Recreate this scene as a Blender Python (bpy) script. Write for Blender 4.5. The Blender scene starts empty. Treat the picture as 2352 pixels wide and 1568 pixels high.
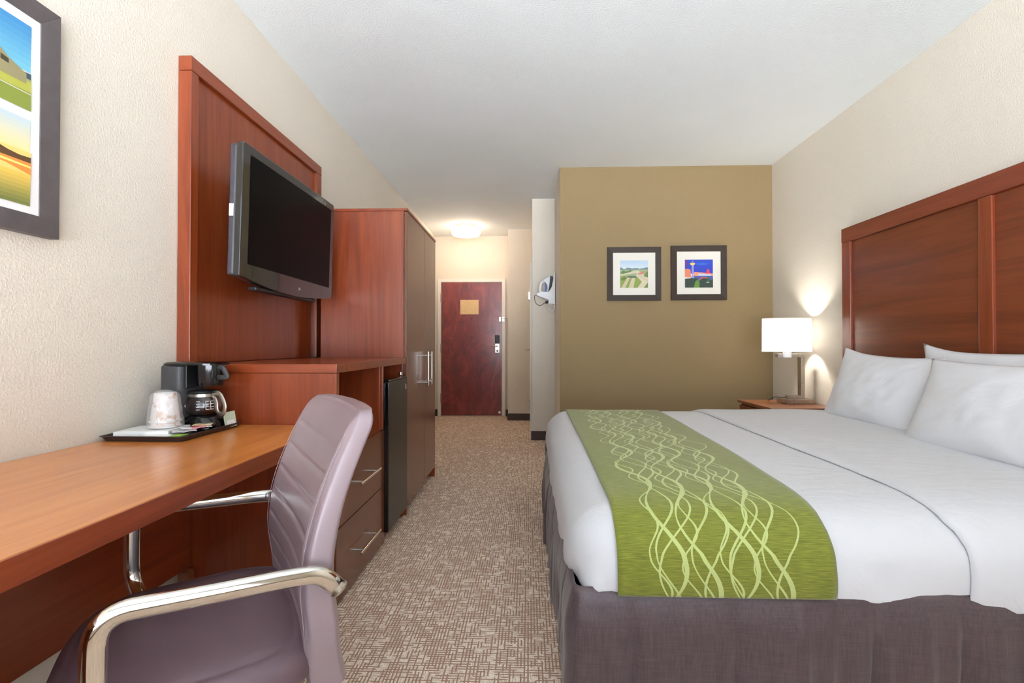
import bpy, bmesh, math, random
from mathutils import Vector, Matrix, noise
random.seed(7)
PI = math.pi
COL = bpy.context.scene.collection
ROOT = {}                                   # object name -> world location of the thing it belongs to

# ------------------------------------------------------------------ helpers
def lin(c):
    return tuple(((v/255)/12.92 if v/255 <= .04045 else ((v/255+.055)/1.055)**2.4) for v in c)

class MB:
    def __init__(s): s.v = []; s.f = []; s.m = []; s.mats = []; s.cur = 0
    def use(s, m):
        if m not in s.mats: s.mats.append(m)
        s.cur = s.mats.index(m); return s
    def add(s, vs, fs):
        b = len(s.v); s.v += [tuple(p) for p in vs]
        for f in fs: s.f.append([b+i for i in f]); s.m.append(s.cur)
        return s
    def box(s, x0, x1, y0, y1, z0, z1):
        vs = [(x, y, z) for z in (z0, z1) for y in (y0, y1) for x in (x0, x1)]
        return s.add(vs, [(0,2,3,1),(4,5,7,6),(0,1,5,4),(2,6,7,3),(0,4,6,2),(1,3,7,5)])
    def prism(s, pts, axis, a, b):
        """pts: 2-D polygon; axis: extrusion axis 0/1/2; the other two axes take the 2-D coordinates in order"""
        def P(p, t):
            q = [0, 0, 0]; o = [i for i in range(3) if i != axis]
            q[o[0]] = p[0]; q[o[1]] = p[1]; q[axis] = t; return tuple(q)
        n = len(pts); vs = [P(p, a) for p in pts] + [P(p, b) for p in pts]
        fs = [list(range(n))[::-1], list(range(n, 2*n))] + [(i, (i+1) % n, (i+1) % n+n, i+n) for i in range(n)]
        return s.add(vs, fs)
    def loft(s, rings, cap=True, closed=True):
        n = len(rings[0]); vs = [p for r in rings for p in r]; fs = []
        for k in range(len(rings)-1):
            for i in range(n if closed else n-1):
                j = (i+1) % n
                fs.append((k*n+i, k*n+j, (k+1)*n+j, (k+1)*n+i))
        if cap:
            fs.append(list(range(n))[::-1]); fs.append([(len(rings)-1)*n+i for i in range(n)])
        return s.add(vs, fs)
    def tube(s, path, ra, rb=None, n=14, up=(0,0,1), cap=True):
        rb = rb or ra; P = [Vector(p) for p in path]; rings = []
        upv = Vector(up)
        for i, p in enumerate(P):
            d = (P[min(i+1, len(P)-1)] - P[max(i-1, 0)]).normalized()
            a = d.cross(upv)
            if a.length < .05: a = last_a if i else d.cross(Vector((0,1,0)))
            a.normalize()
            if i and a.dot(last_a) < 0: a = -a
            last_a = a; b = d.cross(a).normalized()
            rings.append([p + a*ra*math.cos(2*PI*k/n) + b*rb*math.sin(2*PI*k/n) for k in range(n)])
        return s.loft(rings, cap)
    def lathe(s, prof, c, n=32, axis=2, cap=True):
        rings = []
        for r, h in prof:
            ring = []
            for k in range(n):
                a = 2*PI*k/n; q = [r*math.cos(a), r*math.sin(a)]
                o = [0,0,0]; ids = [i for i in range(3) if i != axis]
                o[ids[0]] = q[0]; o[ids[1]] = q[1]; o[axis] = h
                ring.append((c[0]+o[0], c[1]+o[1], c[2]+o[2]))
            rings.append(ring)
        return s.loft(rings, cap)
    def build(s, name, mat=None, parent=None, smooth=False, bevel=0, solid=0, sub=0, angle=None, off=-1, seg=2):
        loc = ROOT.get(parent.name, Vector((0,0,0))) if parent else Vector((0,0,0))
        if parent is None and s.v:
            xs = [p[0] for p in s.v]; ys = [p[1] for p in s.v]; zs = [p[2] for p in s.v]
            loc = Vector(((min(xs)+max(xs))/2, (min(ys)+max(ys))/2, min(zs)))
        me = bpy.data.meshes.new(name)
        me.from_pydata([tuple(Vector(p)-loc) for p in s.v], [], s.f)
        mats = s.mats or [mat]
        for m in mats: me.materials.append(m)
        for p, mi in zip(me.polygons, s.m): p.material_index = mi if s.mats else 0
        bm = bmesh.new(); bm.from_mesh(me); bmesh.ops.recalc_face_normals(bm, faces=bm.faces); bm.to_mesh(me); bm.free()
        if smooth:
            for p in me.polygons: p.use_smooth = True
            if angle: me.set_sharp_from_angle(angle=math.radians(angle))
        me.update()
        o = bpy.data.objects.new(name, me); COL.objects.link(o)
        if parent: o.parent = parent
        else: o.location = loc
        ROOT[o.name] = loc
        if bevel:
            b = o.modifiers.new('bevel', 'BEVEL'); b.width = bevel; b.segments = seg; b.limit_method = 'ANGLE'; b.angle_limit = math.radians(40)
        if solid:
            b = o.modifiers.new('thickness', 'SOLIDIFY'); b.thickness = solid; b.offset = off
        if sub:
            b = o.modifiers.new('subdivision', 'SUBSURF'); b.levels = sub; b.render_levels = sub
        return o

def tag(o, label=None, cat=None, group=None, kind=None):
    if label: o['label'] = label
    if cat: o['category'] = cat
    if group: o['group'] = group
    if kind: o['kind'] = kind
    return o
def thing(name, loc, label, cat, group=None):
    o = bpy.data.objects.new(name, None); COL.objects.link(o); o.location = loc; o.empty_display_size = .1
    ROOT[o.name] = Vector(loc); return tag(o, label, cat, group)
def box(name, b, mat, parent=None, bevel=.0015):
    return MB().box(*b).build(name, mat, parent, bevel=bevel)
def struct(name, b, mat, parent=None, bevel=0):
    o = box(name, b, mat, parent, bevel)
    if parent is None: o['kind'] = 'structure'
    return o
def fillet(pts, r, n=8):
    P = [Vector(p) for p in pts]; out = [P[0]]
    for i in range(1, len(P)-1):
        rr = r[i-1] if isinstance(r, (list, tuple)) else r
        a = (P[i-1]-P[i]); b = (P[i+1]-P[i]); la, lb = a.length, b.length
        t = min(rr, la*.49, lb*.49); p0 = P[i]+a.normalized()*t; p1 = P[i]+b.normalized()*t
        for k in range(n+1):
            u = k/n; out.append(p0*(1-u)**2 + P[i]*2*u*(1-u) + p1*u*u)
    out.append(P[-1]); return out
def interp(x, tab):
    if x <= tab[0][0]: return tab[0][1]
    for (a, va), (b, vb) in zip(tab, tab[1:]):
        if x <= b: return va + (vb-va)*(x-a)/(b-a)
    return tab[-1][1]
def sinterp(x, tab):            # Catmull-Rom (monotone enough for these tables)
    n = len(tab)
    if x <= tab[0][0]: return tab[0][1]
    if x >= tab[-1][0]: return tab[-1][1]
    for i in range(n-1):
        if x <= tab[i+1][0]:
            x0, y0 = tab[i]; x1, y1 = tab[i+1]; h = x1-x0
            m0 = (y1-tab[i-1][1])/(x1-tab[i-1][0]) if i else (y1-y0)/h
            m1 = (tab[i+2][1]-y0)/(tab[i+2][0]-x0) if i+2 < n else (y1-y0)/h
            t = (x-x0)/h
            return (2*t**3-3*t*t+1)*y0+(t**3-2*t*t+t)*h*m0+(-2*t**3+3*t*t)*y1+(t**3-t*t)*h*m1
def nz(x, y, z=0): return noise.noise(Vector((x, y, z)))
def text_mesh(name, txt, size, mat, parent, origin, ux, uz, depth=.0006, align='CENTER'):
    cu = bpy.data.curves.new(name, 'FONT'); cu.body = txt; cu.size = size; cu.extrude = depth; cu.align_x = align; cu.align_y = 'CENTER'
    t = bpy.data.objects.new(name+'_src', cu); COL.objects.link(t)
    dg = bpy.context.evaluated_depsgraph_get(); me = bpy.data.meshes.new_from_object(t.evaluated_get(dg))
    bpy.data.objects.remove(t); bpy.data.curves.remove(cu)
    ux = Vector(ux).normalized(); uz = Vector(uz).normalized(); un = ux.cross(uz); O = Vector(origin)
    m = MB(); m.add([O + ux*v.co.x + uz*v.co.y + un*v.co.z for v in me.vertices], [list(p.vertices) for p in me.polygons])
    bpy.data.meshes.remove(me)
    return m.build(name, mat, parent)

# ------------------------------------------------------------------ materials
class NT:
    def __init__(s, name):
        s.mat = bpy.data.materials.new(name); s.mat.use_nodes = True
        s.t = s.mat.node_tree; s.b = s.t.nodes['Principled BSDF']; s.out = s.t.nodes['Material Output']
    def n(s, typ, **kw):
        nd = s.t.nodes.new(typ)
        for k, v in kw.items(): setattr(nd, k, v)
        return nd
    def l(s, a, b): s.t.links.new(a, b)
    def math(s, op, a, b=None, c=None):
        nd = s.n('ShaderNodeMath', operation=op)
        for i, v in enumerate((a, b, c)):
            if v is None: continue
            if isinstance(v, (int, float)): nd.inputs[i].default_value = v
            else: s.l(v, nd.inputs[i])
        return nd.outputs[0]
    def coord(s, kind='Object', scale=(1,1,1), rot=(0,0,0)):
        tc = s.n('ShaderNodeTexCoord'); mp = s.n('ShaderNodeMapping')
        mp.inputs['Scale'].default_value = scale; mp.inputs['Rotation'].default_value = rot
        s.l(tc.outputs[kind], mp.inputs[0]); return mp.outputs[0]
    def noise(s, vec, scale, detail=3, rough=.5, dist=0):
        nd = s.n('ShaderNodeTexNoise'); s.l(vec, nd.inputs['Vector'])
        nd.inputs['Scale'].default_value = scale; nd.inputs['Detail'].default_value = detail
        nd.inputs['Roughness'].default_value = rough; nd.inputs['Distortion'].default_value = dist
        return nd.outputs['Fac']
    def ramp(s, fac, stops):
        r = s.n('ShaderNodeValToRGB'); s.l(fac, r.inputs[0]); e = r.color_ramp.elements
        while len(e) < len(stops): e.new(.5)
        for el, (p, c) in zip(e, stops): el.position = p; el.color = (*lin(c), 1)
        return r.outputs[0]
    def mix(s, fac, a, b):
        m = s.n('ShaderNodeMix', data_type='RGBA')
        if isinstance(fac, (int, float)): m.inputs[0].default_value = fac
        else: s.l(fac, m.inputs[0])
        for i, v in ((6, a), (7, b)):
            if isinstance(v, tuple): m.inputs[i].default_value = (*lin(v), 1)
            else: s.l(v, m.inputs[i])
        return m.outputs[2]
    def bump(s, h, strength, dist=.01):
        b = s.n('ShaderNodeBump'); b.inputs['Strength'].default_value = strength; b.inputs['Distance'].default_value = dist
        s.l(h, b.inputs['Height']); s.l(b.outputs[0], s.b.inputs['Normal'])
    def set(s, **kw):
        for k, v in kw.items():
            i = s.b.inputs[k.replace('_', ' ')]
            if isinstance(v, (int, float)): i.default_value = v
            elif isinstance(v, tuple): i.default_value = (*lin(v), 1)
            else: s.l(v, i)
        return s

def plain(name, c, rough=.5, metal=0, **kw):
    m = NT(name); m.set(Base_Color=c, Roughness=rough, Metallic=metal, **kw); return m.mat
def grainy(name, c, rough=.6, scale=400, strength=.15, dist=.001, var=.06, metal=0, **kw):
    m = NT(name); v = m.coord()
    lo = tuple(max(0, x*(1-var)) for x in c); hi = tuple(min(255, x*(1+var)) for x in c)
    m.set(Base_Color=m.ramp(m.noise(v, scale*.12, 3), [(.3, lo), (.7, hi)]), Roughness=rough, Metallic=metal, **kw)
    m.bump(m.noise(v, scale, 3), strength, dist); return m.mat
def paint(name, c, rough=.75):
    m = NT(name); v = m.coord()
    lo = tuple(x*.985 for x in c)
    m.set(Base_Color=m.ramp(m.noise(v, 1.3, 2), [(.35, lo), (.65, c)]), Roughness=rough)
    m.bump(m.noise(v, 120, 3, .55), .6, .004); return m.mat
def wood(name, dark, mid, light, axis=2, rough=.3, scale=1.0, coat=.3, figure=1.6):
    m = NT(name)
    st = [9, 9, 9]; st[axis] = .55
    v = m.coord(scale=tuple(x*scale for x in st))
    n1 = m.noise(v, 1.6, 5, .6, figure)
    st2 = [150, 150, 150]; st2[axis] = 5
    n2 = m.noise(m.coord(scale=tuple(x*scale for x in st2)), 1, 2, .5)
    f = m.math('ADD', m.math('MULTIPLY', n1, .8), m.math('MULTIPLY', n2, .2))
    m.set(Base_Color=m.ramp(f, [(.28, dark), (.5, mid), (.75, light)]), Roughness=rough)
    m.b.inputs['Coat Weight'].default_value = coat; m.b.inputs['Coat Roughness'].default_value = .18
    return m.mat
def emit(name, c, s):
    m = NT(name); m.set(Base_Color=c, Roughness=.5, Emission_Color=c, Emission_Strength=s); return m.mat

M = {}
M['wall'] = paint('beige_orange_peel_paint', (226, 217, 201))
M['entry_wall'] = paint('entry_beige_paint', (222, 209, 190))
M['accent'] = paint('olive_tan_paint', (147, 125, 88))
M['ceiling'] = paint('ceiling_white', (238, 243, 243), .85)
CH = ((106, 42, 17), (130, 56, 25), (148, 72, 35))
M['cherry_v'] = wood('cherry_vertical', *CH, axis=2)
M['cherry_y'] = wood('cherry_lengthwise', *CH, axis=1)
M['cherry_x'] = wood('cherry_crosswise', *CH, axis=0)
M['front_y'] = wood('cherry_drawer_front', (84, 40, 20), (104, 54, 30), (122, 68, 40), axis=1, rough=.25)
M['front_v'] = wood('cherry_door_front', (84, 40, 22), (102, 54, 32), (118, 66, 42), axis=2, rough=.22)
M['desk_top'] = wood('glare_lightened_laminate', (172, 98, 42), (196, 120, 56), (212, 140, 74), axis=1, rough=.28, coat=.3, scale=2.2, figure=.4)  # window glare on the top put into the colour, lighter than the cherry
M['head_y'] = wood('headboard_panel', (92, 38, 16), (116, 52, 24), (132, 64, 34), axis=1, rough=.32, scale=.7)
M['head_f'] = wood('headboard_frame', (100, 42, 24), (122, 54, 32), (136, 66, 42), axis=1, rough=.32)
M['night'] = wood('nightstand_wood', (108, 60, 34), (138, 82, 50), (160, 100, 64), axis=0, rough=.35)
m = NT('mahogany_mottled'); v = m.coord(scale=(2.2, 2.2, 1.0)); n1 = m.noise(v, 2.2, 6, .6, 2.2)
n2 = m.noise(m.coord(scale=(10, 10, 90)), .8, 2)
m.set(Base_Color=m.ramp(m.math('ADD', m.math('MULTIPLY', n1, .85), m.math('MULTIPLY', n2, .15)), [(.3, (78, 14, 12)), (.52, (126, 34, 28)), (.75, (160, 64, 50))]), Roughness=.42)
m.b.inputs['Coat Weight'].default_value = 1; m.b.inputs['Coat Roughness'].default_value = .22; m.bump(n1, .25, .004); M['mahogany'] = m.mat
M['trim'] = plain('cream_trim_paint', (226, 220, 208), .4)
M['base'] = grainy('dark_brown_base', (66, 46, 38), .5, 200, .1)
M['chrome'] = plain('polished_chrome', (225, 222, 215), .07, 1)
M['steel'] = plain('brushed_steel', (190, 184, 174), .28, 1)
M['nickel'] = grainy('satin_nickel', (190, 182, 170), .45, 500, .05, metal=1)
M['blackgloss'] = plain('glossy_black_plastic', (14, 14, 15), .12, 0)
M['bezel'] = plain('piano_black_bezel', (34, 32, 30), .1, 0, Coat_Weight=.6)
M['screen'] = plain('lcd_screen', (3, 3, 4), .36, 0, Specular_IOR_Level=.07)
M['tvgrey'] = grainy('tv_side_plastic', (62, 60, 68), .4, 500, .05)
M['black'] = grainy('black_plastic', (26, 26, 27), .45, 600, .1)
M['grey_black'] = grainy('charcoal_plastic', (58, 58, 60), .5, 600, .1)
M['whiteplastic'] = plain('white_plastic', (230, 233, 236), .35)
M['blue'] = plain('blue_plastic', (40, 84, 170), .25)
M['frame'] = grainy('espresso_frame', (50, 36, 25), .6, 220, .08)
M['frame2'] = grainy('charcoal_frame', (84, 76, 76), .42, 220, .08)
M['mat'] = plain('ivory_mat', (232, 228, 216), .7)
M['matw'] = plain('white_mat', (238, 235, 232), .7)
M['fridge'] = grainy('black_fridge_enamel', (24, 20, 17), .28, 350, .25, .0008)
M['tray'] = grainy('dark_brown_tray', (52, 42, 40), .4, 300, .08)
M['paper'] = plain('white_paper', (238, 238, 234), .6)
M['notice'] = None
M['leather'] = None
M['darkhole'] = plain('dark_recess', (20, 14, 12), .8)
m = NT('clear_glass'); m.set(Base_Color=(250, 252, 252), Roughness=.02, IOR=1.45); m.b.inputs['Transmission Weight'].default_value = 1; M['glass'] = m.mat
m = NT('window_glass'); m.t.nodes.remove(m.b)
tr = m.n('ShaderNodeBsdfTransparent'); gl = m.n('ShaderNodeBsdfGlossy'); gl.inputs['Roughness'].default_value = .02
fr = m.n('ShaderNodeFresnel'); fr.inputs[0].default_value = 1.3; mx = m.n('ShaderNodeMixShader')
m.l(fr.outputs[0], mx.inputs[0]); m.l(tr.outputs[0], mx.inputs[1]); m.l(gl.outputs[0], mx.inputs[2]); m.l(mx.outputs[0], m.out.inputs[0]); M['pane'] = m.mat
# thin crinkled plastic wrap
m = NT('clear_wrap'); m.t.nodes.remove(m.b)
tr = m.n('ShaderNodeBsdfTransparent'); gl = m.n('ShaderNodeBsdfGlossy'); gl.inputs['Roughness'].default_value = .12
df = m.n('ShaderNodeBsdfDiffuse'); df.inputs[0].default_value = (.85, .85, .87, 1)
bp = m.n('ShaderNodeBump'); bp.inputs['Strength'].default_value = .9; bp.inputs['Distance'].default_value = .006
m.l(m.noise(m.coord(), 55, 4, .6, 1), bp.inputs['Height']); m.l(bp.outputs[0], gl.inputs['Normal'])
a1 = m.n('ShaderNodeMixShader'); a1.inputs[0].default_value = .55; m.l(gl.outputs[0], a1.inputs[1]); m.l(df.outputs[0], a1.inputs[2])
a2 = m.n('ShaderNodeMixShader'); a2.inputs[0].default_value = .36; m.l(tr.outputs[0], a2.inputs[1]); m.l(a1.outputs[0], a2.inputs[2]); m.l(a2.outputs[0], m.out.inputs[0]); M['wrap'] = m.mat
# cup print
m = NT('printed_paper_cup'); f = m.noise(m.coord(), 28, 2, .5, .6)
m.set(Base_Color=m.ramp(f, [(.56, (244, 240, 234)), (.62, (214, 176, 138)), (.75, (200, 150, 106))]), Roughness=.5); M['cup'] = m.mat
# leather
m = NT('taupe_leather'); v = m.coord()
m.set(Base_Color=m.ramp(m.noise(v, 5, 2), [(.3, (142, 124, 129)), (.7, (152, 134, 138))]), Roughness=.34, Coat_Weight=.4, Coat_Roughness=.3)
m.bump(m.noise(v, 420, 3, .6), .22, .0008); M['leather'] = m.mat
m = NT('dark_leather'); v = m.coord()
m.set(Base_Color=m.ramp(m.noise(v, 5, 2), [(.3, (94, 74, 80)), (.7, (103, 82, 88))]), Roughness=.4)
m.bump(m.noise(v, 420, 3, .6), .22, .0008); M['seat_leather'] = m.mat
M['thread'] = plain('pale_stitching', (160, 144, 152), .6)
# white bedding
m = NT('white_cotton'); v = m.coord()
m.set(Base_Color=(214, 214, 215), Roughness=.85, Sheen_Weight=.15)
w = m.math('ADD', m.math('MULTIPLY', m.noise(m.coord(scale=(1, 2.2, 1)), 7, 4, .55, .5), 1.0), m.math('MULTIPLY', m.noise(v, 420, 2), .03))
m.bump(w, .28, .018); M['cotton'] = m.mat
m = NT('pillow_cotton'); v = m.coord()
m.set(Base_Color=(232, 232, 234), Roughness=.85, Sheen_Weight=.15)
m.bump(m.noise(v, 8, 4, .55, .7), .3, .015); M['pillow'] = m.mat
# skirt: slubbed brown taffeta
m = NT('brown_taffeta')
a = m.noise(m.coord(scale=(260, 260, 14)), 1, 2); b_ = m.noise(m.coord(scale=(14, 14, 260)), 1, 2)
f = m.math('ADD', m.math('MULTIPLY', a, .6), m.math('MULTIPLY', b_, .4))
m.set(Base_Color=m.ramp(f, [(.35, (64, 50, 52)), (.65, (84, 68, 70))]), Roughness=.42, Sheen_Weight=.2)
m.bump(f, .12, .001); M['skirt'] = m.mat
# carpet: light dashes in alternating directions on brown
m = NT('woven_pattern_carpet'); v = m.coord()
sp = m.n('ShaderNodeSeparateXYZ'); m.l(v, sp.inputs[0]); X, Y = sp.outputs[0], sp.outputs[1]
wob = m.noise(v, 60, 2)
def stripes(c, per, other, dashper, seed):
    c2 = m.math('ADD', c, m.math('MULTIPLY', wob, .0022))
    s1 = m.math('SINE', m.math('MULTIPLY', c2, 2*PI/per))
    idx = m.math('FLOOR', m.math('DIVIDE', c2, per))
    wn = m.n('ShaderNodeTexWhiteNoise', noise_dimensions='2D')
    cb = m.n('ShaderNodeCombineXYZ'); m.l(idx, cb.inputs[0])
    dd = m.math('DIVIDE', m.math('ADD', other, m.math('MULTIPLY', m.math('SINE', m.math('MULTIPLY', idx, 12.9898)), .5)), dashper)
    m.l(m.math('FLOOR', dd), cb.inputs[1]); cb.inputs[2].default_value = seed; m.l(cb.outputs[0], wn.inputs['Vector'])
    on = m.math('GREATER_THAN', wn.outputs['Value'], .34)
    sm = m.n('ShaderNodeMapRange'); m.l(s1, sm.inputs[0]); sm.inputs[1].default_value = -.1; sm.inputs[2].default_value = .55
    return m.math('SUBTRACT', 1, m.math('MULTIPLY', sm.outputs[0], on))
hx = stripes(X, .0118, Y, .036, 1); hy = stripes(Y, .0118, X, .030, 5)
fx = stripes(X, .0048, Y, .014, 3); fy = stripes(Y, .0048, X, .014, 9)
vc = m.n('ShaderNodeVectorMath', operation='MULTIPLY'); m.l(v, vc.inputs[0]); vc.inputs[1].default_value = (1/.0236, 1/.0236, 0)
vf = m.n('ShaderNodeVectorMath', operation='FLOOR'); m.l(vc.outputs[0], vf.inputs[0])
wn = m.n('ShaderNodeTexWhiteNoise', noise_dimensions='2D'); m.l(vf.outputs[0], wn.inputs['Vector'])
sel = m.math('GREATER_THAN', wn.outputs['Value'], .5)
fine = m.math('ADD', m.math('MULTIPLY', fx, sel), m.math('MULTIPLY', fy, m.math('SUBTRACT', 1, sel)))
pat = m.math('MULTIPLY', m.math('MULTIPLY', hx, hy), m.math('ADD', .35, m.math('MULTIPLY', fine, .65)))
pat = m.math('MULTIPLY', pat, m.math('ADD', .55, m.math('MULTIPLY', m.noise(v, 500, 2), .9)))
cl = m.n('ShaderNodeClamp'); m.l(pat, cl.inputs[0])
patch = m.noise(v, 4.5, 2)
pm = m.n('ShaderNodeMapRange'); m.l(patch, pm.inputs[0]); pm.inputs[1].default_value = .35; pm.inputs[2].default_value = .6; pm.inputs[3].default_value = .86; pm.inputs[4].default_value = 1
m.set(Base_Color=m.mix(m.math('MULTIPLY', cl.outputs[0], pm.outputs[0]), (166, 130, 106), (255, 240, 220)), Roughness=.95)
m.bump(m.math('ADD', cl.outputs[0], m.noise(v, 900, 2)), .35, .003); M['carpet'] = m.mat
# runner: chenille green with interlaced pale curves (UV: u across in metres, v along in metres)
m = NT('green_chenille_runner'); uv = m.n('ShaderNodeUVMap'); sp = m.n('ShaderNodeSeparateXYZ'); m.l(uv.outputs[0], sp.inputs[0]); U, V = sp.outputs[0], sp.outputs[1]
mp = m.n('ShaderNodeMapping'); mp.inputs['Scale'].default_value = (22, 420, 1); m.l(uv.outputs[0], mp.inputs[0])
ch = m.noise(mp.outputs[0], 1, 3, .6)
green = m.ramp(ch, [(.3, (88, 94, 14)), (.5, (112, 118, 24)), (.72, (138, 142, 46))])
tot = None; rr = random.Random(11)
strands = []
for g in range(4):
    c0 = .135+g*.098; sh = .0 if g % 2 == 0 else .9
    strands += [(c0, .036, .37, .4+sh, .0052), (c0+.03, .046, .37, 3.3+sh, .0016), (c0-.018, .022, .185, 1.1+sh, .0014), (c0+.022, .030, .29, 2.2+rr.uniform(-.6, .6), .0022)]
for c0, amp, lam, ph, wd in strands:
    wv = m.math('SINE', m.math('ADD', m.math('MULTIPLY', V, 2*PI/lam), ph))
    w2 = m.math('SINE', m.math('ADD', m.math('MULTIPLY', V, 2*PI/(lam*2.3)), ph*1.7))
    cx = m.math('ADD', m.math('ADD', m.math('MULTIPLY', wv, amp), m.math('MULTIPLY', w2, amp*.6)), c0)
    dist = m.math('ABSOLUTE', m.math('SUBTRACT', U, cx))
    hw = m.math('ADD', m.math('MULTIPLY', m.math('ABSOLUTE', m.math('SINE', m.math('ADD', m.math('MULTIPLY', V, PI/lam), ph))), wd), .0019)
    on = m.math('LESS_THAN', dist, hw)
    tot = on if tot is None else m.math('MAXIMUM', tot, on)
m.set(Base_Color=m.mix(tot, green, (176, 186, 116)), Roughness=.8, Sheen_Weight=.3)
m.bump(m.math('ADD', ch, m.math('MULTIPLY', tot, .6)), .3, .002); M['runner'] = m.mat
# lamp shade fabric
m = NT('white_shade_fabric'); m.t.nodes.remove(m.b)
df = m.n('ShaderNodeBsdfDiffuse'); df.inputs[0].default_value = (.9, .89, .87, 1)
tl = m.n('ShaderNodeBsdfTranslucent'); tl.inputs[0].default_value = (.95, .93, .9, 1)
mx = m.n('ShaderNodeMixShader'); mx.inputs[0].default_value = .7; m.l(df.outputs[0], mx.inputs[1]); m.l(tl.outputs[0], mx.inputs[2])
em = m.n('ShaderNodeEmission'); em.inputs[0].default_value = (1, .98, .95, 1); em.inputs[1].default_value = .45
ad = m.n('ShaderNodeAddShader'); m.l(mx.outputs[0], ad.inputs[0]); m.l(em.outputs[0], ad.inputs[1]); m.l(ad.outputs[0], m.out.inputs[0]); M['shade'] = m.mat
M['fixture'] = emit('lit_opal_glass', (255, 236, 214), 9)
m = NT('printed_notice'); v = m.coord(scale=(1, 1, 1))
ln = m.math('GREATER_THAN', m.noise(m.coord(scale=(60, 60, 240)), 1, 2), .56)
m.set(Base_Color=m.mix(ln, (232, 196, 140), (196, 154, 104)), Roughness=.5); M['notice'] = m.mat

# ------------------------------------------------------------------ room
XL, XR, YW, YA, YP, YC, YE, ZC = -1.435, 2.25, -1.35, 4.545, 5.5, 6.93, 7.343, 2.74
T = .1
struct('floor', (XL-T, XR+T, YW-T, YE+T, -.08, 0), M['carpet'])
struct('ceiling', (XL-T, XR+T, YW-T, YE+T, ZC, ZC+.1), M['ceiling'])
struct('wall_left', (XL-T, XL, YW-T, YE+T, 0, ZC), M['wall'])
struct('wall_right', (XR, XR+T, YW-T, YA, 0, ZC), M['wall'])
struct('wall_accent', (.292, XR+T, YA, YA+.02, 0, ZC), M['accent'])
struct('wall_bathroom', (.292, XR+T, YA+.02, YP+.1, 0, ZC), M['wall'])
struct('wall_pier', (.036, .292, YP, YP+.1, 0, ZC), M['wall'])
struct('wall_passage', (.036, .136, YP+.1, YC, 0, ZC), M['entry_wall'])
struct('wall_chase', (-.30, .136, YC, YE, 0, ZC), M['entry_wall'])
struct('wall_entry', (XL, .2, YE, YE+T, 0, ZC), M['entry_wall'])
# window end wall, with the window opening behind the camera
wx0, wx1, wz0, wz1 = -1.4, 1.6, .45, 2.6
mb = MB()
mb.box(XL, wx0, YW-T, YW, 0, ZC); mb.box(wx1, XR, YW-T, YW, 0, ZC)
mb.box(wx0, wx1, YW-T, YW, 0, wz0); mb.box(wx0, wx1, YW-T, YW, wz1, ZC)
tag(mb.build('wall_window', M['wall']), kind='structure')
mb = MB(); fw = .05
mb.box(wx0, wx1, YW-.08, YW-.03, wz0, wz0+fw).box(wx0, wx1, YW-.08, YW-.03, wz1-fw, wz1)
for x in (wx0, (wx0+wx1)/2-fw/2, wx1-fw): mb.box(x, x+fw, YW-.08, YW-.03, wz0+fw, wz1-fw)
win = tag(mb.build('window_1', M['trim']), kind='structure')
MB().box(wx0+fw, (wx0+wx1)/2-fw/2, YW-.058, YW-.053, wz0+fw, wz1-fw).build('pane', M['pane'], win)
MB().box((wx0+wx1)/2+fw/2, wx1-fw, YW-.058, YW-.053, wz0+fw, wz1-fw).build('pane', M['pane'], win)
# baseboards
bh, bt = .1, .012
struct('baseboard_pier', (.024, .28, YP-bt, YP, 0, bh), M['base'])
struct('baseboard_chase', (-.312, .036-.012, YC-bt, YC, 0, bh), M['base'])
struct('baseboard_chase_side', (-.312, -.30, YC, YE-.0, 0, bh), M['base'])
struct('baseboard_passage', (.024, .036, 6.68, YC-bt, 0, bh), M['base'])
struct('baseboard_entry_left', (XL+bt, -1.392, YE-bt, YE, 0, bh), M['base'])
struct('baseboard_entry_right', (-.352, -.312, YE-bt, YE, 0, bh), M['base'])
struct('baseboard_left', (XL, XL+bt, 3.96, YE, 0, bh), M['base'])
struct('baseboard_accent', (.292, 1.74, YA-bt, YA, 0, bh), M['base'])
struct('baseboard_return', (.28, .292, YA-bt, YP-bt, 0, bh), M['base'])
struct('baseboard_window', (XL, XR, YW, YW+bt, 0, bh), M['base'])

# entry door and its frame
Yd = YE
dx0, dx1, dz = -1.338, -.411, 2.036
mb = MB()
mb.box(dx0-.054, dx0, Yd-.022, Yd-.001, 0, dz+.05).box(dx1, dx1+.054, Yd-.022, Yd-.001, 0, dz+.05).box(dx0, dx1, Yd-.022, Yd-.001, dz, dz+.05)
tag(mb.build('trim_1', M['trim'], bevel=.003), kind='structure')
d1 = struct('door_1', (dx0+.004, dx1-.004, Yd-.016, Yd-.001, .012, dz-.004), M['mahogany'])
box('threshold', (dx0, dx1, Yd-.03, Yd-.018, 0, .010), M['steel'], d1)
for z in (.28, 1.03, 1.80): box('hinge', (dx0-.012, dx0+.008, Yd-.03, Yd-.0225, z-.07, z+.07), M['steel'], d1)
mb = MB().box(-.515, -.445, Yd-.034, Yd-.0165, .96, 1.23)
lk = mb.build('lock_plate', M['steel'], d1, bevel=.004)
box('reader_housing', (-.512, -.448, Yd-.05, Yd-.0345, 1.10, 1.228), M['black'], lk, .004)
box('reader_strip', (-.492, -.470, Yd-.052, Yd-.0502, 1.115, 1.215), M['grey_black'], lk, .001)
MB().tube(fillet([(-.475, Yd-.034, 1.062), (-.475, Yd-.085, 1.062), (-.575, Yd-.085, 1.062)], .02), .009).build('lever', M['chrome'], lk, smooth=True)
MB().lathe([(.0, 0), (.014, 0), (.012, -.012), (0, -.012)], (-.478, Yd-.0345, .99), 16, 1, False).build('keyhole', M['black'], lk, smooth=True, angle=40)
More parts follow.
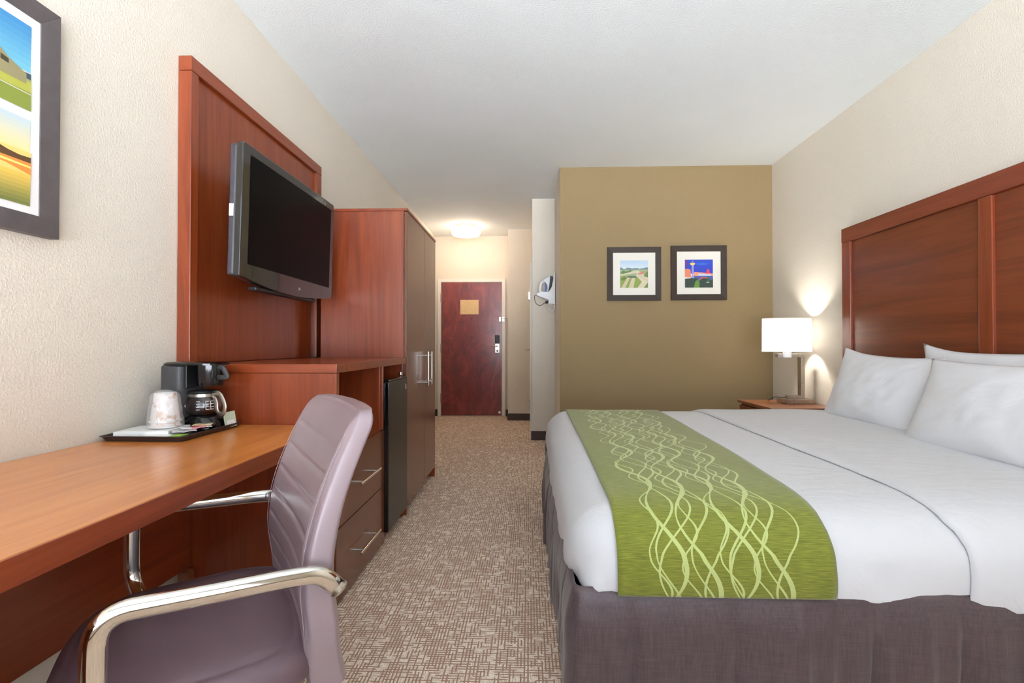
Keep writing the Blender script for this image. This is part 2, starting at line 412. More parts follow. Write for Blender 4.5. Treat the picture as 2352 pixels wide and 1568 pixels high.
for z in (1.48, 1.196): MB().lathe([(0, 0), (.009, 0), (.008, -.004), (0, -.004)], (-.872, Yd-.0165, z), 14, 1, False).build('peephole', M['chrome'], d1)
MB().lathe([(0, 0), (.02, 0), (.018, -.02), (0, -.02)], (-.446, Yd-.0165, .06), 16, 1, False).build('door_stop', M['whiteplastic'], d1, smooth=True, angle=40)
mb = MB().box(-.452, -.425, Yd-.03, Yd-.0165, 1.44, 1.50).box(-.405, -.372, Yd-.034, Yd-.0225, 1.44, 1.50)
mb.tube([(-.44, Yd-.04, 1.475), (-.325, Yd-.06, 1.48)], .004).tube([(-.44, Yd-.04, 1.46), (-.325, Yd-.06, 1.455)], .004)
mb.build('swing_bar_latch', M['chrome'], d1)
nt = MB().box(-1.045, -.765, Yd-.02, Yd-.0165, 1.545, 1.765).build('evacuation_notice', M['notice'])
tag(nt, 'pale tan printed evacuation notice fixed to the dark red entry door', 'notice')

# bathroom door on the passage wall, seen edge-on
mb = MB()
mb.box(.012, .036, 5.62, 5.68, 0, 2.04).box(.012, .036, 6.56, 6.62, 0, 2.04).box(.012, .036, 5.68, 6.56, 1.98, 2.04)
tag(mb.build('trim_2', M['trim'], bevel=.003), kind='structure')
d2 = struct('door_2', (.022, .0355, 5.684, 6.556, .012, 1.976), M['trim'])
for z in (.27, 1.74): box('hinge', (-.010, .0215, 6.50, 6.60, z-.055, z+.055), M['steel'], d2)
MB().lathe([(0, 0), (.027, 0), (.024, -.01), (0, -.01)], (.0215, 5.76, 1.02), 18, 0, False).build('lever_rose', M['steel'], d2, smooth=True, angle=40)
MB().tube(fillet([(.0215, 5.76, 1.02), (-.035, 5.76, 1.02), (-.035, 5.87, 1.02)], .015), .009).build('lever', M['steel'], d2, smooth=True)

# ------------------------------------------------------------------ flush ceiling light in the entry
cl_ = thing('ceiling_light', (-.88, 6.72, 2.74), 'round flush ceiling light with glowing opal drum above the entry', 'ceiling light')
c = (-.88, 6.72, 0)
MB().lathe([(0, 2.738), (.165, 2.738), (.165, 2.705), (0, 2.705)], c, 40, cap=False).build('canopy', M['nickel'], cl_, smooth=True, angle=40)
MB().lathe([(0, 2.704), (.19, 2.704), (.2, 2.69), (.2, 2.635), (.185, 2.612), (.12, 2.602), (0, 2.60)], c, 48, cap=False).build('diffuser', M['fixture'], cl_, smooth=True, angle=50)
for a in (-2.35, -.25, 1.9):
    x, y = c[0]+.206*math.cos(a), c[1]+.206*math.sin(a)
    MB().tube([(c[0]+.16*math.cos(a), c[1]+.16*math.sin(a), 2.72), (x, y, 2.72), (x, y, 2.63), (c[0]+.18*math.cos(a), c[1]+.18*math.sin(a), 2.605)], .006, n=8).build('bracket', M['nickel'], cl_)

# ------------------------------------------------------------------ wardrobe
wd = thing('wardrobe', (-1.05, 3.48, 0), 'tall cherry wood wardrobe with two doors, right of the television panel', 'wardrobe')
Y0, Y1, XB, XF = 3.02, 3.945, -1.32, -.79
box('side_panel', (XB, XF, Y0, Y0+.02, 0, 1.915), M['cherry_v'], wd)
box('side_panel', (XB, XF, Y1-.02, Y1, 0, 1.915), M['cherry_v'], wd)
box('back_panel', (XB, XB+.01, Y0+.02, Y1-.02, .06, 1.915), M['cherry_v'], wd)
box('top', (XB, -.767, Y0-.004, Y1+.004, 1.915, 1.932), M['cherry_y'], wd)
box('bottom_shelf', (XB+.01, XF, Y0+.02, Y1-.02, .06, .08), M['cherry_y'], wd)
box('plinth', (-.86, -.84, Y0+.02, Y1-.02, 0, .06), M['cherry_y'], wd)
box('foot', (XF, -.769, Y0, Y0+.02, 0, .052), M['cherry_v'], wd)
box('foot', (XF, -.769, Y1-.02, Y1, 0, .072), M['cherry_v'], wd)
YS = 3.54
for (a, b, yh) in ((Y0+.001, YS-.0015, 3.475), (YS+.0015, Y1-.001, 3.60)):
    d = box('door', (XF+.003, -.769, a, b, .056 if a < 3.3 else .076, 1.911), M['front_v'], wd)
    h = MB().tube([(-.727, yh, .775), (-.727, yh, 1.02)], .006, n=12)
    h.tube([(-.769, yh, .80), (-.727, yh, .80)], .0045, n=10, up=(0,1,0)).tube([(-.769, yh, .995), (-.727, yh, .995)], .0045, n=10, up=(0,1,0))
    h.build('handle', M['chrome'], d, smooth=True, angle=50)

# ------------------------------------------------------------------ credenza
cr = thing('credenza', (-1.1, 2.47, 0), 'cherry wood credenza with two drawers, open niche and fridge bay beside the desk', 'cabinet')
K0, K1, KX, KT = 1.92, 3.012, -.79, .988
box('worktop', (XL+.004, -.772, K0-.003, K1, KT-.036, KT), M['cherry_x'], cr)
box('side_panel', (XL+.02, KX, K0, K0+.03, 0, KT-.037), M['cherry_v'], cr)
box('side_panel', (XL+.02, KX, K1-.022, K1, 0, KT-.037), M['cherry_v'], cr)
box('divider', (XL+.02, KX, 2.54, 2.562, 0, KT-.037), M['cherry_v'], cr)
box('back_panel', (XL+.02, XL+.03, K0+.03, K1-.022, .05, KT-.037), M['cherry_y'], cr)
box('niche_shelf', (XL+.03, KX, K0+.03, 2.54, .598, .616), M['cherry_y'], cr)
box('base_panel', (XL+.03, KX-.012, 2.562, K1-.022, 0, .045), M['cherry_y'], cr)
box('side_panel_edge', (KX, -.774, K0, K0+.03, .618, KT-.037), M['cherry_v'], cr)
box('divider_edge', (KX, -.776, 2.54, 2.562, .618, KT-.037), M['cherry_v'], cr)
for (z0, z1, zh) in ((.322, .614, .455), (.018, .318, .152)):
    d = box('drawer', (KX+.002, -.772, K0, 2.562, z0, z1), M['front_y'], cr)
    h = MB().tube([(-.735, 2.10, zh), (-.735, 2.38, zh)], .006, n=12)
    for y in (2.145, 2.335): h.tube([(-.772, y, zh), (-.735, y, zh)], .0045, n=10)
    h.build('handle', M['chrome'], d, smooth=True, angle=50)

# ------------------------------------------------------------------ mini fridge
fr_ = thing('mini_fridge', (-1.05, 2.77, .047), 'black mini fridge standing inside the credenza bay', 'refrigerator')
box('body', (-1.36, -.83, 2.575, 2.975, .047, .855), M['black'], fr_, .006)
d = box('door', (-.81, -.753, 2.572, 2.978, .066, .868), M['fridge'], fr_, .007)
box('door_edge_trim', (-.795, -.752, 2.566, 2.5715, .066, .862), M['blackgloss'], d, .002)
box('top_grip', (-.79, -.756, 2.60, 2.96, .8685, .878), M['blackgloss'], d, .003)
MB().lathe([(0, -.008), (.012, -.008), (.012, .01), (0, .012)], (-.79, 2.955, .892), 16, cap=False).build('hinge', M['steel'], d, smooth=True, angle=40)
box('badge', (-.7528, -.751, 2.93, 2.945, .80, .83), M['steel'], d, .0005)

# ------------------------------------------------------------------ television backboard
bb = thing('wall_panel', (-1.41, 2.54, .99), 'framed cherry wood backboard standing behind the television', 'wall panel')
B0, B1, BX, BT = 1.918, 3.16, -1.378, 2.25
box('panel', (XL+.002, -1.396, B0+.045, B1-.07, .99, BT-.06), M['cherry_v'], bb)
box('stile', (XL+.002, BX, B0, B0+.046, .99, BT-.062), M['cherry_v'], bb, .0025)
box('stile', (XL+.002, BX, B1-.072, B1, .99, BT-.062), M['cherry_v'], bb, .0025)
box('top_rail', (XL+.002, BX, B0, B1, BT-.06, BT), M['cherry_y'], bb, .0025)

# ------------------------------------------------------------------ television
tv = thing('television', (-1.2, 2.415, 1.31), 'flat black television on a wall arm in front of the wooden backboard', 'television')
ty, tz = 2.415, 1.62
def tilt(mb):
    c, s = math.cos(math.radians(1.5)), math.sin(math.radians(1.5))
    mb.v = [(-1.19+(x+1.19)*c+(z-tz)*s, y, tz-(x+1.19)*s+(z-tz)*c) for x, y, z in mb.v]; return mb
def tvoutline(y0, y1, zt, zb, dip, n=20, r=.012):
    p = [(y0, zt-r), (y0+r*.3, zt-r*.3), (y0+r, zt), (y1-r, zt), (y1-r*.3, zt-r*.3), (y1, zt-r)]
    for k in range(n+1):
        u = k/n; p.append((y1+(y0-y1)*u, zb-dip*math.sin(PI*u)))
    return p
mb = MB().prism(tvoutline(1.95, 2.88, 1.912, 1.352, .038), 0, -1.215, -1.186)
tilt(mb).build('bezel', M['bezel'], tv, bevel=.004)
tilt(MB().box(-1.1862, -1.1845, 2.005, 2.835, 1.408, 1.872)).build('screen', M['screen'], tv)
tilt(MB().prism(tvoutline(1.955, 2.875, 1.906, 1.356, .034), 0, -1.245, -1.2155)).build('rear_rim', M['tvgrey'], tv, bevel=.008)
tilt(MB().prism(tvoutline(2.02, 2.81, 1.86, 1.40, .02), 0, -1.285, -1.2455)).build('rear_housing', M['black'], tv, bevel=.02)
tilt(MB().box(-1.24, -1.222, 1.9525, 1.9545, 1.60, 1.65)).build('sticker', M['paper'], tv)
tilt(MB().box(-1.24, -1.20, 2.1, 2.7, 1.306, 1.325)).build('speaker_bar', M['black'], tv, bevel=.006)
mb = MB().box(-1.394, -1.375, 2.28, 2.54, 1.50, 1.76).box(-1.376, -1.30, 2.33, 2.36, 1.60, 1.66).box(-1.376, -1.30, 2.46, 2.49, 1.60, 1.66).box(-1.30, -1.286, 2.30, 2.52, 1.53, 1.73)
mb.build('wall_bracket', M['black'], tv, bevel=.003)
lg = MB().lathe([(0, 0), (.0095, 0), (.0095, .0008), (0, .0008)], (-1.191, 2.45, 1.357), 20, 0, False); tilt(lg).build('logo_disc', M['steel'], tv)
text_mesh('logo', 'LG', .02, M['steel'], tv, (-1.1905, 2.476, 1.357), (0, 1, 0), (0, 0, 1))

# ------------------------------------------------------------------ desk
dk = thing('desk', (-1.1, .9, 0), 'long wall-mounted cherry wood desk with glossy top and thick front edge', 'desk')
DZ = .744
D0 = -.25
box('top', (XL+.003, -.781, D0, K0-.005, DZ-.048, DZ), M['desk_top'], dk, .0012)
box('front_edge', (-.7808, -.776, D0, K0-.005, DZ-.048, DZ-.0008), M['cherry_y'], dk, .001)
box('modesty_panel', (-1.385, -1.367, D0+.03, K0-.005, .172, DZ-.049), M['cherry_y'], dk)
box('end_panel', (XL+.02, -.80, D0, D0+.028, 0, DZ-.049), M['cherry_v'], dk)
box('bracket', (-1.38, -1.34, 1.86, 1.90, .09, .171), M['night'], dk)

# ------------------------------------------------------------------ tray with coffee things
TZ = DZ+.001
tr_ = MB()
tx0, tx1, ty0, ty1 = -1.425, -1.135, 1.55, 1.885
def rring(x0, x1, y0, y1, z, r=.012, n=4):
    out = []
    for cx, cy, a0 in ((x1-r, y1-r, 0), (x0+r, y1-r, PI/2), (x0+r, y0+r, PI), (x1-r, y0+r, 1.5*PI)):
        for k in range(n+1): a = a0+PI/2*k/n; out.append((cx+r*math.cos(a), cy+r*math.sin(a), z))
    return out
def rr4(i, z): return rring(tx0+i, tx1-i, ty0+i, ty1-i, z)
tr_.loft([rr4(.012, TZ), rr4(.006, TZ+.012), rr4(0, TZ+.016), rr4(0, TZ+.018), rr4(.006, TZ+.018), rr4(.012, TZ+.012), rr4(.018, TZ+.004)])
tag(tr_.build('tray', M['tray'], bevel=0), 'dark brown rimmed tray holding the coffee things on the desk', 'tray')
FZ = TZ+.0045
# coffee maker
cm = thing('coffee_maker', (-1.2, 1.75, FZ), 'small black four cup coffee maker on the tray by the credenza', 'coffee maker')
cy = 1.80
def sup(cx, cy_, rx, ry, z, n=36, p=2.6):
    out = []
    for k in range(n):
        a = 2*PI*k/n; c_, s_ = math.cos(a), math.sin(a)
        out.append((cx+rx*abs(c_)**(2/p)*(1 if c_ > 0 else -1), cy_+ry*abs(s_)**(2/p)*(1 if s_ > 0 else -1), z))
    return out
mb = MB(); mb.loft([sup(-1.318, cy, .048, .07, FZ, p=4), sup(-1.318, cy, .048, .07, .985, p=4), sup(-1.318, cy, .044, .066, .989, p=4)])
mb.build('water_tank', M['grey_black'], cm, smooth=True, angle=40)
mb = MB(); mb.loft([sup(-1.262, cy, .105, .072, .990, p=3.4), sup(-1.262, cy, .105, .072, .996, p=3.4), sup(-1.262, cy, .098, .066, 1.001, p=3.4), sup(-1.262, cy, .05, .04, 1.003, p=3.4)])
mb.build('lid', M['blackgloss'], cm, smooth=True, angle=40)
mb = MB().box(-1.2695, -1.262, cy-.058, cy+.058, .905, .9895); mb.build('basket_housing', M['black'], cm, bevel=.003)
mb = MB(); mb.lathe([(0, .911), (.044, .911), (.0475, .925), (.050, .982), (.050, .9895), (0, .9895)], (-1.211, cy, 0), 40, cap=False)
bk = mb.build('brew_basket', M['blackgloss'], cm, smooth=True, angle=40)
hp = fillet([(-1.168, cy-.025, .983), (-1.145, cy-.03, .981), (-1.124, cy-.03, .945), (-1.168, cy-.025, .943)], .01)
MB().tube(hp, .009, .004, n=10, up=(0,1,0)).build('basket_handle', M['grey_black'], bk, smooth=True)
mb = MB(); mb.loft([sup(-1.232, cy, .072, .07, FZ, p=3.4), sup(-1.232, cy, .072, .07, FZ+.022, p=3.4), sup(-1.235, cy, .06, .062, FZ+.045, p=2.2), sup(-1.235, cy, .055, .058, FZ+.05, p=2)])
mb.build('warming_base', M['blackgloss'], cm, smooth=True, angle=40)
box('switch', (-1.283, -1.272, cy-.0735, cy-.0705, FZ+.006, FZ+.04), M['blackgloss'], cm, .001)
# carafe
cf = thing('coffee_carafe', (-1.238, cy, FZ+.0515), 'glass coffee carafe with chrome grey handle standing in the coffee maker', 'carafe')
cc = (-1.238, cy, FZ+.0515)
prof = [(0, 0), (.046, 0), (.056, .007), (.061, .020), (.062, .034), (.059, .052), (.051, .068), (.047, .077)]
inn = [(r-.002 if r else 0, h+.002) for r, h in prof[1:]][::-1] + [(0, .002)]
MB().lathe(prof+inn, cc, 44, cap=False).build('glass_bowl', M['glass'], cf, smooth=True, angle=60)
MB().lathe([(.0505, .070), (.0525, .070), (.0525, .081), (.0505, .081), (.0505, .070)], cc, 40, cap=False).build('collar', M['steel'], cf, smooth=True, angle=40)
MB().lathe([(0, .081), (.053, .081), (.055, .085), (.050, .091), (.02, .095), (0, .095)], cc, 40, cap=False).build('lid', M['black'], cf, smooth=True, angle=40)
hp = fillet([(cc[0]+.050, cy-.022, cc[2]+.084), (cc[0]+.088, cy-.04, cc[2]+.088), (cc[0]+.118, cy-.05, cc[2]+.04), (cc[0]+.108, cy-.046, cc[2]+.004), (cc[0]+.074, cy-.034, cc[2]+.012), (cc[0]+.072, cy-.032, cc[2]+.052), (cc[0]+.050, cy-.022, cc[2]+.074)], .02)
MB().tube(hp, .009, .0038, n=10, up=(.3,.95,0)).build('handle', M['steel'], cf, smooth=True)
sc = MB(); 
for k, (h, w) in enumerate([(.024, .012), (.034, .012), (.044, .012), (.054, .012)]):
    for a0 in (-1.35, -.85, -.6):
        r = sinterp(h, [(p[1], p[0]) for p in prof[2:]])+.0006
        q = []
        for a in (a0, a0+w/r):
            q.append((cc[0]+r*math.cos(a), cc[1]+r*math.sin(a)))
        sc.add([(q[0][0], q[0][1], cc[2]+h), (q[1][0], q[1][1], cc[2]+h), (q[1][0], q[1][1], cc[2]+h+.0014), (q[0][0], q[0][1], cc[2]+h+.0014)], [(0,1,2,3)])
for a0 in (-.85, -.6):
    r = .0626; q = [(cc[0]+r*math.cos(a), cc[1]+r*math.sin(a)) for a in (a0, a0+.02)]
    sc.add([(q[0][0], q[0][1], cc[2]+.024), (q[1][0], q[1][1], cc[2]+.024), (q[1][0]-.001, q[1][1], cc[2]+.054), (q[0][0]-.001, q[0][1], cc[2]+.054)], [(0,1,2,3)])
sc.build('scale_marks', M['paper'], cf)
text_mesh('numeral', '4', .018, M['paper'], cf, (cc[0]-.028, cc[1]-.0605, cc[2]+.038), (.9, -.4, 0), (0, 0, 1), .0002)
# stacked cups in wrap
def cup(zb, label):
    cx, cyy = -1.288, 1.672
    t = thing('paper_cup', (cx, cyy, zb), label, 'cup', 'paper cups upturned on the tray')
    MB().lathe([(.045, 0), (.049, .001), (.049, .005), (.045, .006), (.033, .102), (.032, .102), (.032, .098), (.0, .098)], (cx, cyy, zb), 36, cap=False).build('cup_body', M['cup'], t, smooth=True, angle=50)
cup(FZ+.0265, 'lower white paper cup, its rim showing under the upturned stack')
cup(FZ+.0445, 'upper printed paper cup, topmost of the upturned stack')
rings = []
for k in range(15):
    u = k/14; z = FZ+.026+.130*u; r0 = .056-.014*u
    if u > .85: r0 *= math.sqrt(max(.02, 1-((u-.85)/.155)**2))
    rings.append([(-1.288+(r0+.004*nz(math.cos(a)*2.2, math.sin(a)*2.2, u*5))*math.cos(a), 1.672+(r0+.004*nz(math.cos(a)*2.2, math.sin(a)*2.2, u*5))*math.sin(a), z+(.002*nz(a, u*3) if u > .5 else 0)) for a in [2*PI*i/40 for i in range(40)]])
tag(MB().loft(rings, cap=False).build('cup_wrapper', M['wrap'], smooth=True), 'clear crinkled plastic wrapper over the stack of paper cups', 'wrapper')
# papers and packets
def packet(name, cx, cyy, w, h, ang, z, mats, label, cat, group=None, th=.002, curl=.003):
    mb = MB(); n = 8
    ca, sa = math.cos(ang), math.sin(ang)
    for ti, (u0, u1, mt) in enumerate(mats):
        mb.use(mt); vs = []; 
        for k in range(n+1):
            u = u0+(u1-u0)*k/n; zz = z+curl*abs(math.sin(u*5+ang))
            for vv in (-.5, .5):
                for t_ in (0, th):
                    x, y = (u-.5)*w, vv*h
                    vs.append((cx+x*ca-y*sa, cyy+x*sa+y*ca, zz+t_))
        fs = []
        for k in range(n):
            a = k*4; b = a+4
            fs += [(a, b, b+1, a+1), (a+2, a+3, b+3, b+2), (a+1, b+1, b+3, a+3), (a, a+2, b+2, b)]
        fs += [(0, 1, 3, 2), (n*4, n*4+2, n*4+3, n*4+1)]
        mb.add(vs, fs)
    return tag(mb.build(name), label, cat, group)
pink = plain('pink_packet', (226, 140, 150), .4); grn = plain('lime_print', (140, 190, 60), .5); pgr = plain('pale_green', (196, 214, 186), .45)
tan = plain('kraft_tan', (206, 176, 136), .5); sil = plain('clear_film_grey', (196, 192, 196), .25); wht = M['paper']
packet('napkin_pad', -1.318, 1.655, .175, .13, .12, FZ+.0, [(0, 1, wht)], 'thick pad of white paper napkins under the wrapped cups', 'napkins', th=.022, curl=.002)
packet('leaflet', -1.225, 1.583, .14, .045, .0, FZ+.010, [(0, .72, wht), (.72, 1, grn)], 'white leaflet with a lime green block at the tray front', 'leaflet', th=.0015, curl=.002)
packet('condiment_packet', -1.185, 1.625, .07, .05, .7, FZ+.018, [(0, 1, sil)], 'clear grey wrapped packet at the front corner of the tray', 'packet')
packet('condiment_packet', -1.180, 1.675, .09, .045, .9, FZ+.022, [(0, .3, wht), (.3, .8, pink), (.8, 1, wht)], 'white packet with a wide pink stripe in the tray middle', 'packet')
packet('condiment_packet', -1.205, 1.69, .08, .04, 1.5, FZ+.014, [(0, .4, wht), (.4, 1, pink)], 'half pink half white packet lying under the striped packet', 'packet')
packet('condiment_packet', -1.172, 1.70, .06, .035, .4, FZ+.027, [(0, 1, tan)], 'tan sugar packet on top of the pink packets', 'packet')
# leaning coffee pouch
mb = MB(); mb.use(pgr)
p0 = Vector((-1.148, 1.793, FZ+.001)); ux = Vector((.004, .062, 0)); uz = Vector((-.010, 0, .058))*1.0; un = ux.cross(uz).normalized()*.003
mb.add([p0, p0+ux, p0+ux+uz, p0+uz, p0+un, p0+ux+un, p0+ux+uz+un, p0+uz+un], [(0,1,2,3),(4,5,6,7),(0,1,5,4),(1,2,6,5),(2,3,7,6),(3,0,4,7)])
mb.use(wht); q0 = p0+ux*.15+uz*.1
for s_ in (1.15, -.15):
    o_ = un*s_; mb.add([q0+o_, q0+ux*.7+o_, q0+ux*.7+uz*.35+o_, q0+uz*.35+o_], [(0,1,2,3)])
tag(mb.build('coffee_pouch'), 'pale green and white coffee pouch leaning at the right end of the tray', 'pouch')

# ------------------------------------------------------------------ framed pictures
def poly_art(shapes, P, parent, name='print'):
    """shapes: list of (colour, polygon in 0..1 uv); P(u, v, off) -> world"""
    mb = MB()
    for i, (c, pts) in enumerate(shapes):
        mt = plain('ink_%s_%d' % (parent.name, i), c, .45); mb.use(mt)
        mb.add([P(u, v_, .0002*i) for u, v_ in pts], [list(range(len(pts)))])
    return mb.build(name, None, parent)
def jag(x0, x1, y0, amp, n, seed, base):
    r = random.Random(seed); return [(x0+(x1-x0)*k/n, y0+amp*r.uniform(-1, 1)) for k in range(n+1)] + [(x1, base), (x0, base)]
def grad(c0, c1, y0, y1, n):
    return [(tuple(c0[j]+(c1[j]-c0[j])*(k+.5)/n for j in range(3)), [(0, y0+(y1-y0)*k/n), (1, y0+(y1-y0)*k/n), (1, y0+(y1-y0)*(k+1)/n), (0, y0+(y1-y0)*(k+1)/n)]) for k in range(n)]
def frame_xz(name, x0, x1, z0, z1, fw, img, label, shapes, Y=YA):
    t = thing(name, ((x0+x1)/2, Y-.012, z0), label, 'picture')
    a, b = Y-.026, Y-.002
    mb = MB()
    ov = [(x0, z0), (x1, z0), (x1, z1), (x0, z1)]; iv = [(x0+fw, z0+fw), (x1-fw, z0+fw), (x1-fw, z1-fw), (x0+fw, z1-fw)]
    for i in range(4):
        j = (i+1) % 4
        vs = [(ov[i][0], b, ov[i][1]), (ov[j][0], b, ov[j][1]), (iv[j][0], b, iv[j][1]), (iv[i][0], b, iv[i][1]),
              (ov[i][0], a, ov[i][1]), (ov[j][0], a, ov[j][1]), (iv[j][0], a+.006, iv[j][1]), (iv[i][0], a+.006, iv[i][1])]
        mb.add(vs, [(0,3,2,1),(4,5,6,7),(0,1,5,4),(2,3,7,6),(1,2,6,5),(3,0,4,7)])
    mb.build('frame', M['frame'], t, bevel=.001)
    box('mat_board', (x0+fw, x1-fw, a+.010, a+.013, z0+fw, z1-fw), M['mat'], t, 0)
    i0, i1, j0, j1 = img
    poly_art(shapes, lambda u, v_, o: (i0+(i1-i0)*u, a+.0098-o, j0+(j1-j0)*v_), t)
sk = grad((214, 226, 232), (172, 200, 222), .72, 1, 5)
sh1 = sk + [((196, 212, 224), [(.6, .9), (.98, .95), (.98, .99), (.7, .96)]),
  ((112, 132, 140), jag(0, 1, .72, .03, 16, 2, .5)), ((150, 168, 120), jag(0, 1, .66, .02, 14, 3, 0)),
  ((88, 116, 52), [(0, .55), (.1, .64), (.22, .6), (.38, .66), (.42, .56), (.3, .52), (.12, .5)]),
  ((206, 196, 168), [(.0, .48), (.5, .62), (.62, .66), (1, .36), (1, .24), (.55, .54), (.3, .5), (0, .44)]),
  ((196, 120, 100), [(.62, .52), (.86, .62), (.9, .54), (.72, .48)]), ((98, 128, 54), [(.84, .42), (.96, .6), (1, .6), (1, .38)]),
  ((132, 150, 60), [(0, 0), (0, .44), (.3, .42), (.68, .4), (.86, .2), (.7, 0)]),
  ((200, 188, 150), [(.04, 0), (.26, .38), (.36, .38), (.18, 0)]), ((204, 192, 154), [(.3, 0), (.42, .36), (.54, .36), (.48, 0)]),
  ((212, 200, 168), [(.62, 0), (.78, .22), (.56, .46), (.62, .48), (1, .22), (1, .16), (.84, 0)]),
  ((92, 96, 84), [(.22, .38), (.3, .44), (.56, .44), (.6, .38), (.5, .36)]), ((104, 132, 52), [(.84, 0), (1, .2), (1, 0)]),
  ((96, 112, 40), [(0, .32), (.16, .42), (.24, .34), (.1, .26)])]
frame_xz('framed_picture', .73, 1.225, 1.485, 1.982, .052, (.848, 1.105, 1.603, 1.857), 'dark framed square print of a sunlit highway, nearer the hallway', sh1)
sk = grad((40, 60, 190), (38, 70, 190), .5, 1, 4)
sh2 = sk + [((92, 52, 150), [(0, .7), (.14, .8), (.1, 1), (0, 1)]), ((48, 104, 210), [(.3, .84), (.62, .9), (.9, .84), (.6, .8)]),
  ((224, 130, 96), [(0, .38), (0, .66), (.1, .68), (.2, .64), (.22, .36)]), ((236, 150, 110), [(.3, .4), (.34, .56), (.6, .54), (1, .5), (1, .36)]),
  ((220, 70, 90), [(.7, .5), (.76, .56), (.8, .66), (.86, .66), (.9, .5)]), ((190, 204, 240), [(.46, .38), (.48, .5), (.92, .48), (.94, .38)]),
  ((70, 90, 150), [(.2, .3), (.24, .42), (1, .42), (1, .24)]), ((200, 90, 90), [(.52, .28), (.6, .38), (.8, .36), (.74, .28)]),
  ((182, 190, 232), [(.24, .3), (.31, .3), (.305, .82), (.25, .82)]), ((110, 96, 190), [(.27, .3), (.285, .3), (.285, .82), (.27, .82)]),
  ((244, 214, 110), [(.17, .86), (.22, .80), (.32, .80), (.37, .86), (.34, .88), (.2, .88)]), ((140, 120, 170), [(.22, .88), (.32, .88), (.27, .98)]),
  ((40, 62, 50), jag(0, 1, .3, .05, 12, 5, 0)), ((98, 138, 56), [(.32, 0), (.36, .2), (.44, .28), (.52, .2), (.52, 0)]),
  ((58, 92, 60), [(.76, .2), (.82, .4), (.9, .2)]), ((230, 236, 250), [(.72, .18), (.86, .2), (.86, .17)])]
frame_xz('framed_picture', 1.317, 1.825, 1.488, 1.992, .054, (1.444, 1.700, 1.603, 1.862), 'dark framed square print of a tower at night, nearer the lamp', sh2)

# large frame on the left wall
t = thing('framed_picture', (XL+.02, .98, 1.378), 'large charcoal framed picture of barn and sunset above the desk', 'picture')
y0, y1, z0, z1, fw = .56, 1.392, 1.378, 2.045, .055
a, b = XL+.034, XL+.003
mb = MB(); ov = [(y0, z0), (y1, z0), (y1, z1), (y0, z1)]; iv = [(y0+fw, z0+fw), (y1-fw, z0+fw), (y1-fw, z1-fw), (y0+fw, z1-fw)]
for i in range(4):
    j = (i+1) % 4
    vs = [(b, *ov[i]), (b, *ov[j]), (b, *iv[j]), (b, *iv[i]), (a, *ov[i]), (a, *ov[j]), (a-.004, *iv[j]), (a-.004, *iv[i])]
    mb.add(vs, [(0,3,2,1),(4,5,6,7),(0,1,5,4),(2,3,7,6),(1,2,6,5),(3,0,4,7)])
mb.build('frame', M['frame2'], t, bevel=.001)
box('mat_board', (a-.010, a-.007, y0+fw, y1-fw, z0+fw, z1-fw), M['matw'], t, 0)
# barn print: u=1 is the end nearest the backboard
sh3 = grad((120, 190, 210), (58, 132, 186), .45, 1, 8) + [((60, 80, 90), [(.9, .34), (.93, .42), (1, .44), (1, .3)]),
  ((150, 156, 100), jag(0, 1, .36, .01, 6, 4, 0)), ((176, 176, 74), [(0, 0), (0, .28), (1, .34), (1, 0)]), ((134, 146, 60), [(0, 0), (0, .1), (1, .22), (1, 0)]),
  ((148, 138, 100), [(.62, .3), (.62, .64), (.80, .72), (.91, .5), (.98, .42), (.98, .30)]), ((168, 158, 118), [(.3, .46), (.42, .82), (.86, .76), (.70, .50)]),
  ((70, 62, 48), [(.62, .40), (.62, .48), (.7, .5), (.7, .40)]), ((60, 56, 44), [(.88, .44), (.88, .5), (.91, .48), (.91, .43)]),
  ((200, 196, 170), [(0, .2), (0, .215), (1, .2), (1, .185)]), ((88, 80, 60), [(.82, .06), (.845, .06), (.845, .32), (.82, .32)])]
poly_art(sh3, lambda u, v_, o: (a-.0068+o, .64+(1.311-.64)*u, 1.722+.24*v_), t)
sh4 = grad((250, 222, 150), (196, 214, 222), .6, 1, 8) + grad((110, 118, 62), (240, 196, 90), 0, .36, 8) + [((244, 206, 120), [(0, .36), (0, .62), (1, .62), (1, .36)]),
  ((96, 66, 40), jag(0, 1, .58, .03, 22, 8, .48)), ((226, 140, 60), [(0, .5), (1, .5), (1, .36), (.9, .42), (.5, .46), (0, .4)]), ((252, 214, 120), [(0, .44), (.6, .50), (1, .46), (1, .44), (.5, .46)])]
poly_art(sh4, lambda u, v_, o: (a-.0068+o, .64+(1.311-.64)*u, 1.454+.242*v_), t)

# ------------------------------------------------------------------ iron in its wall holder
def ip(px, py): return (.285-(925-px)/2035, 1.871-(py-260)/2035)
ir_y = 5.33
hd = thing('iron_holder', (.27, ir_y, 1.5), 'white plastic wall holder with hook on the beige wall return', 'holder')
def xz(pts, y0_, y1_): return MB().prism([ip(*p) for p in pts], 1, y0_, y1_)
xz([(900, 262), (925, 262), (925, 980), (775, 960), (775, 880), (520, 778), (500, 762), (545, 715), (640, 705), (785, 700), (850, 600), (885, 420)], ir_y-.052, ir_y-.044).build('cradle_side', M['whiteplastic'], hd, bevel=.002)
xz([(900, 262), (925, 262), (925, 980), (775, 960), (775, 880), (520, 778), (500, 762), (545, 715), (640, 705), (785, 700), (850, 600), (885, 420)], ir_y+.044, ir_y+.052).build('cradle_side', M['whiteplastic'], hd, bevel=.002)
xz([(908, 265), (925, 265), (925, 975), (908, 975)], ir_y-.044, ir_y+.044).build('back_plate', M['whiteplastic'], hd, bevel=.002)
xz([(500, 762), (520, 780), (775, 880), (775, 862)], ir_y-.044, ir_y+.044).build('shelf', M['whiteplastic'], hd, bevel=.001)
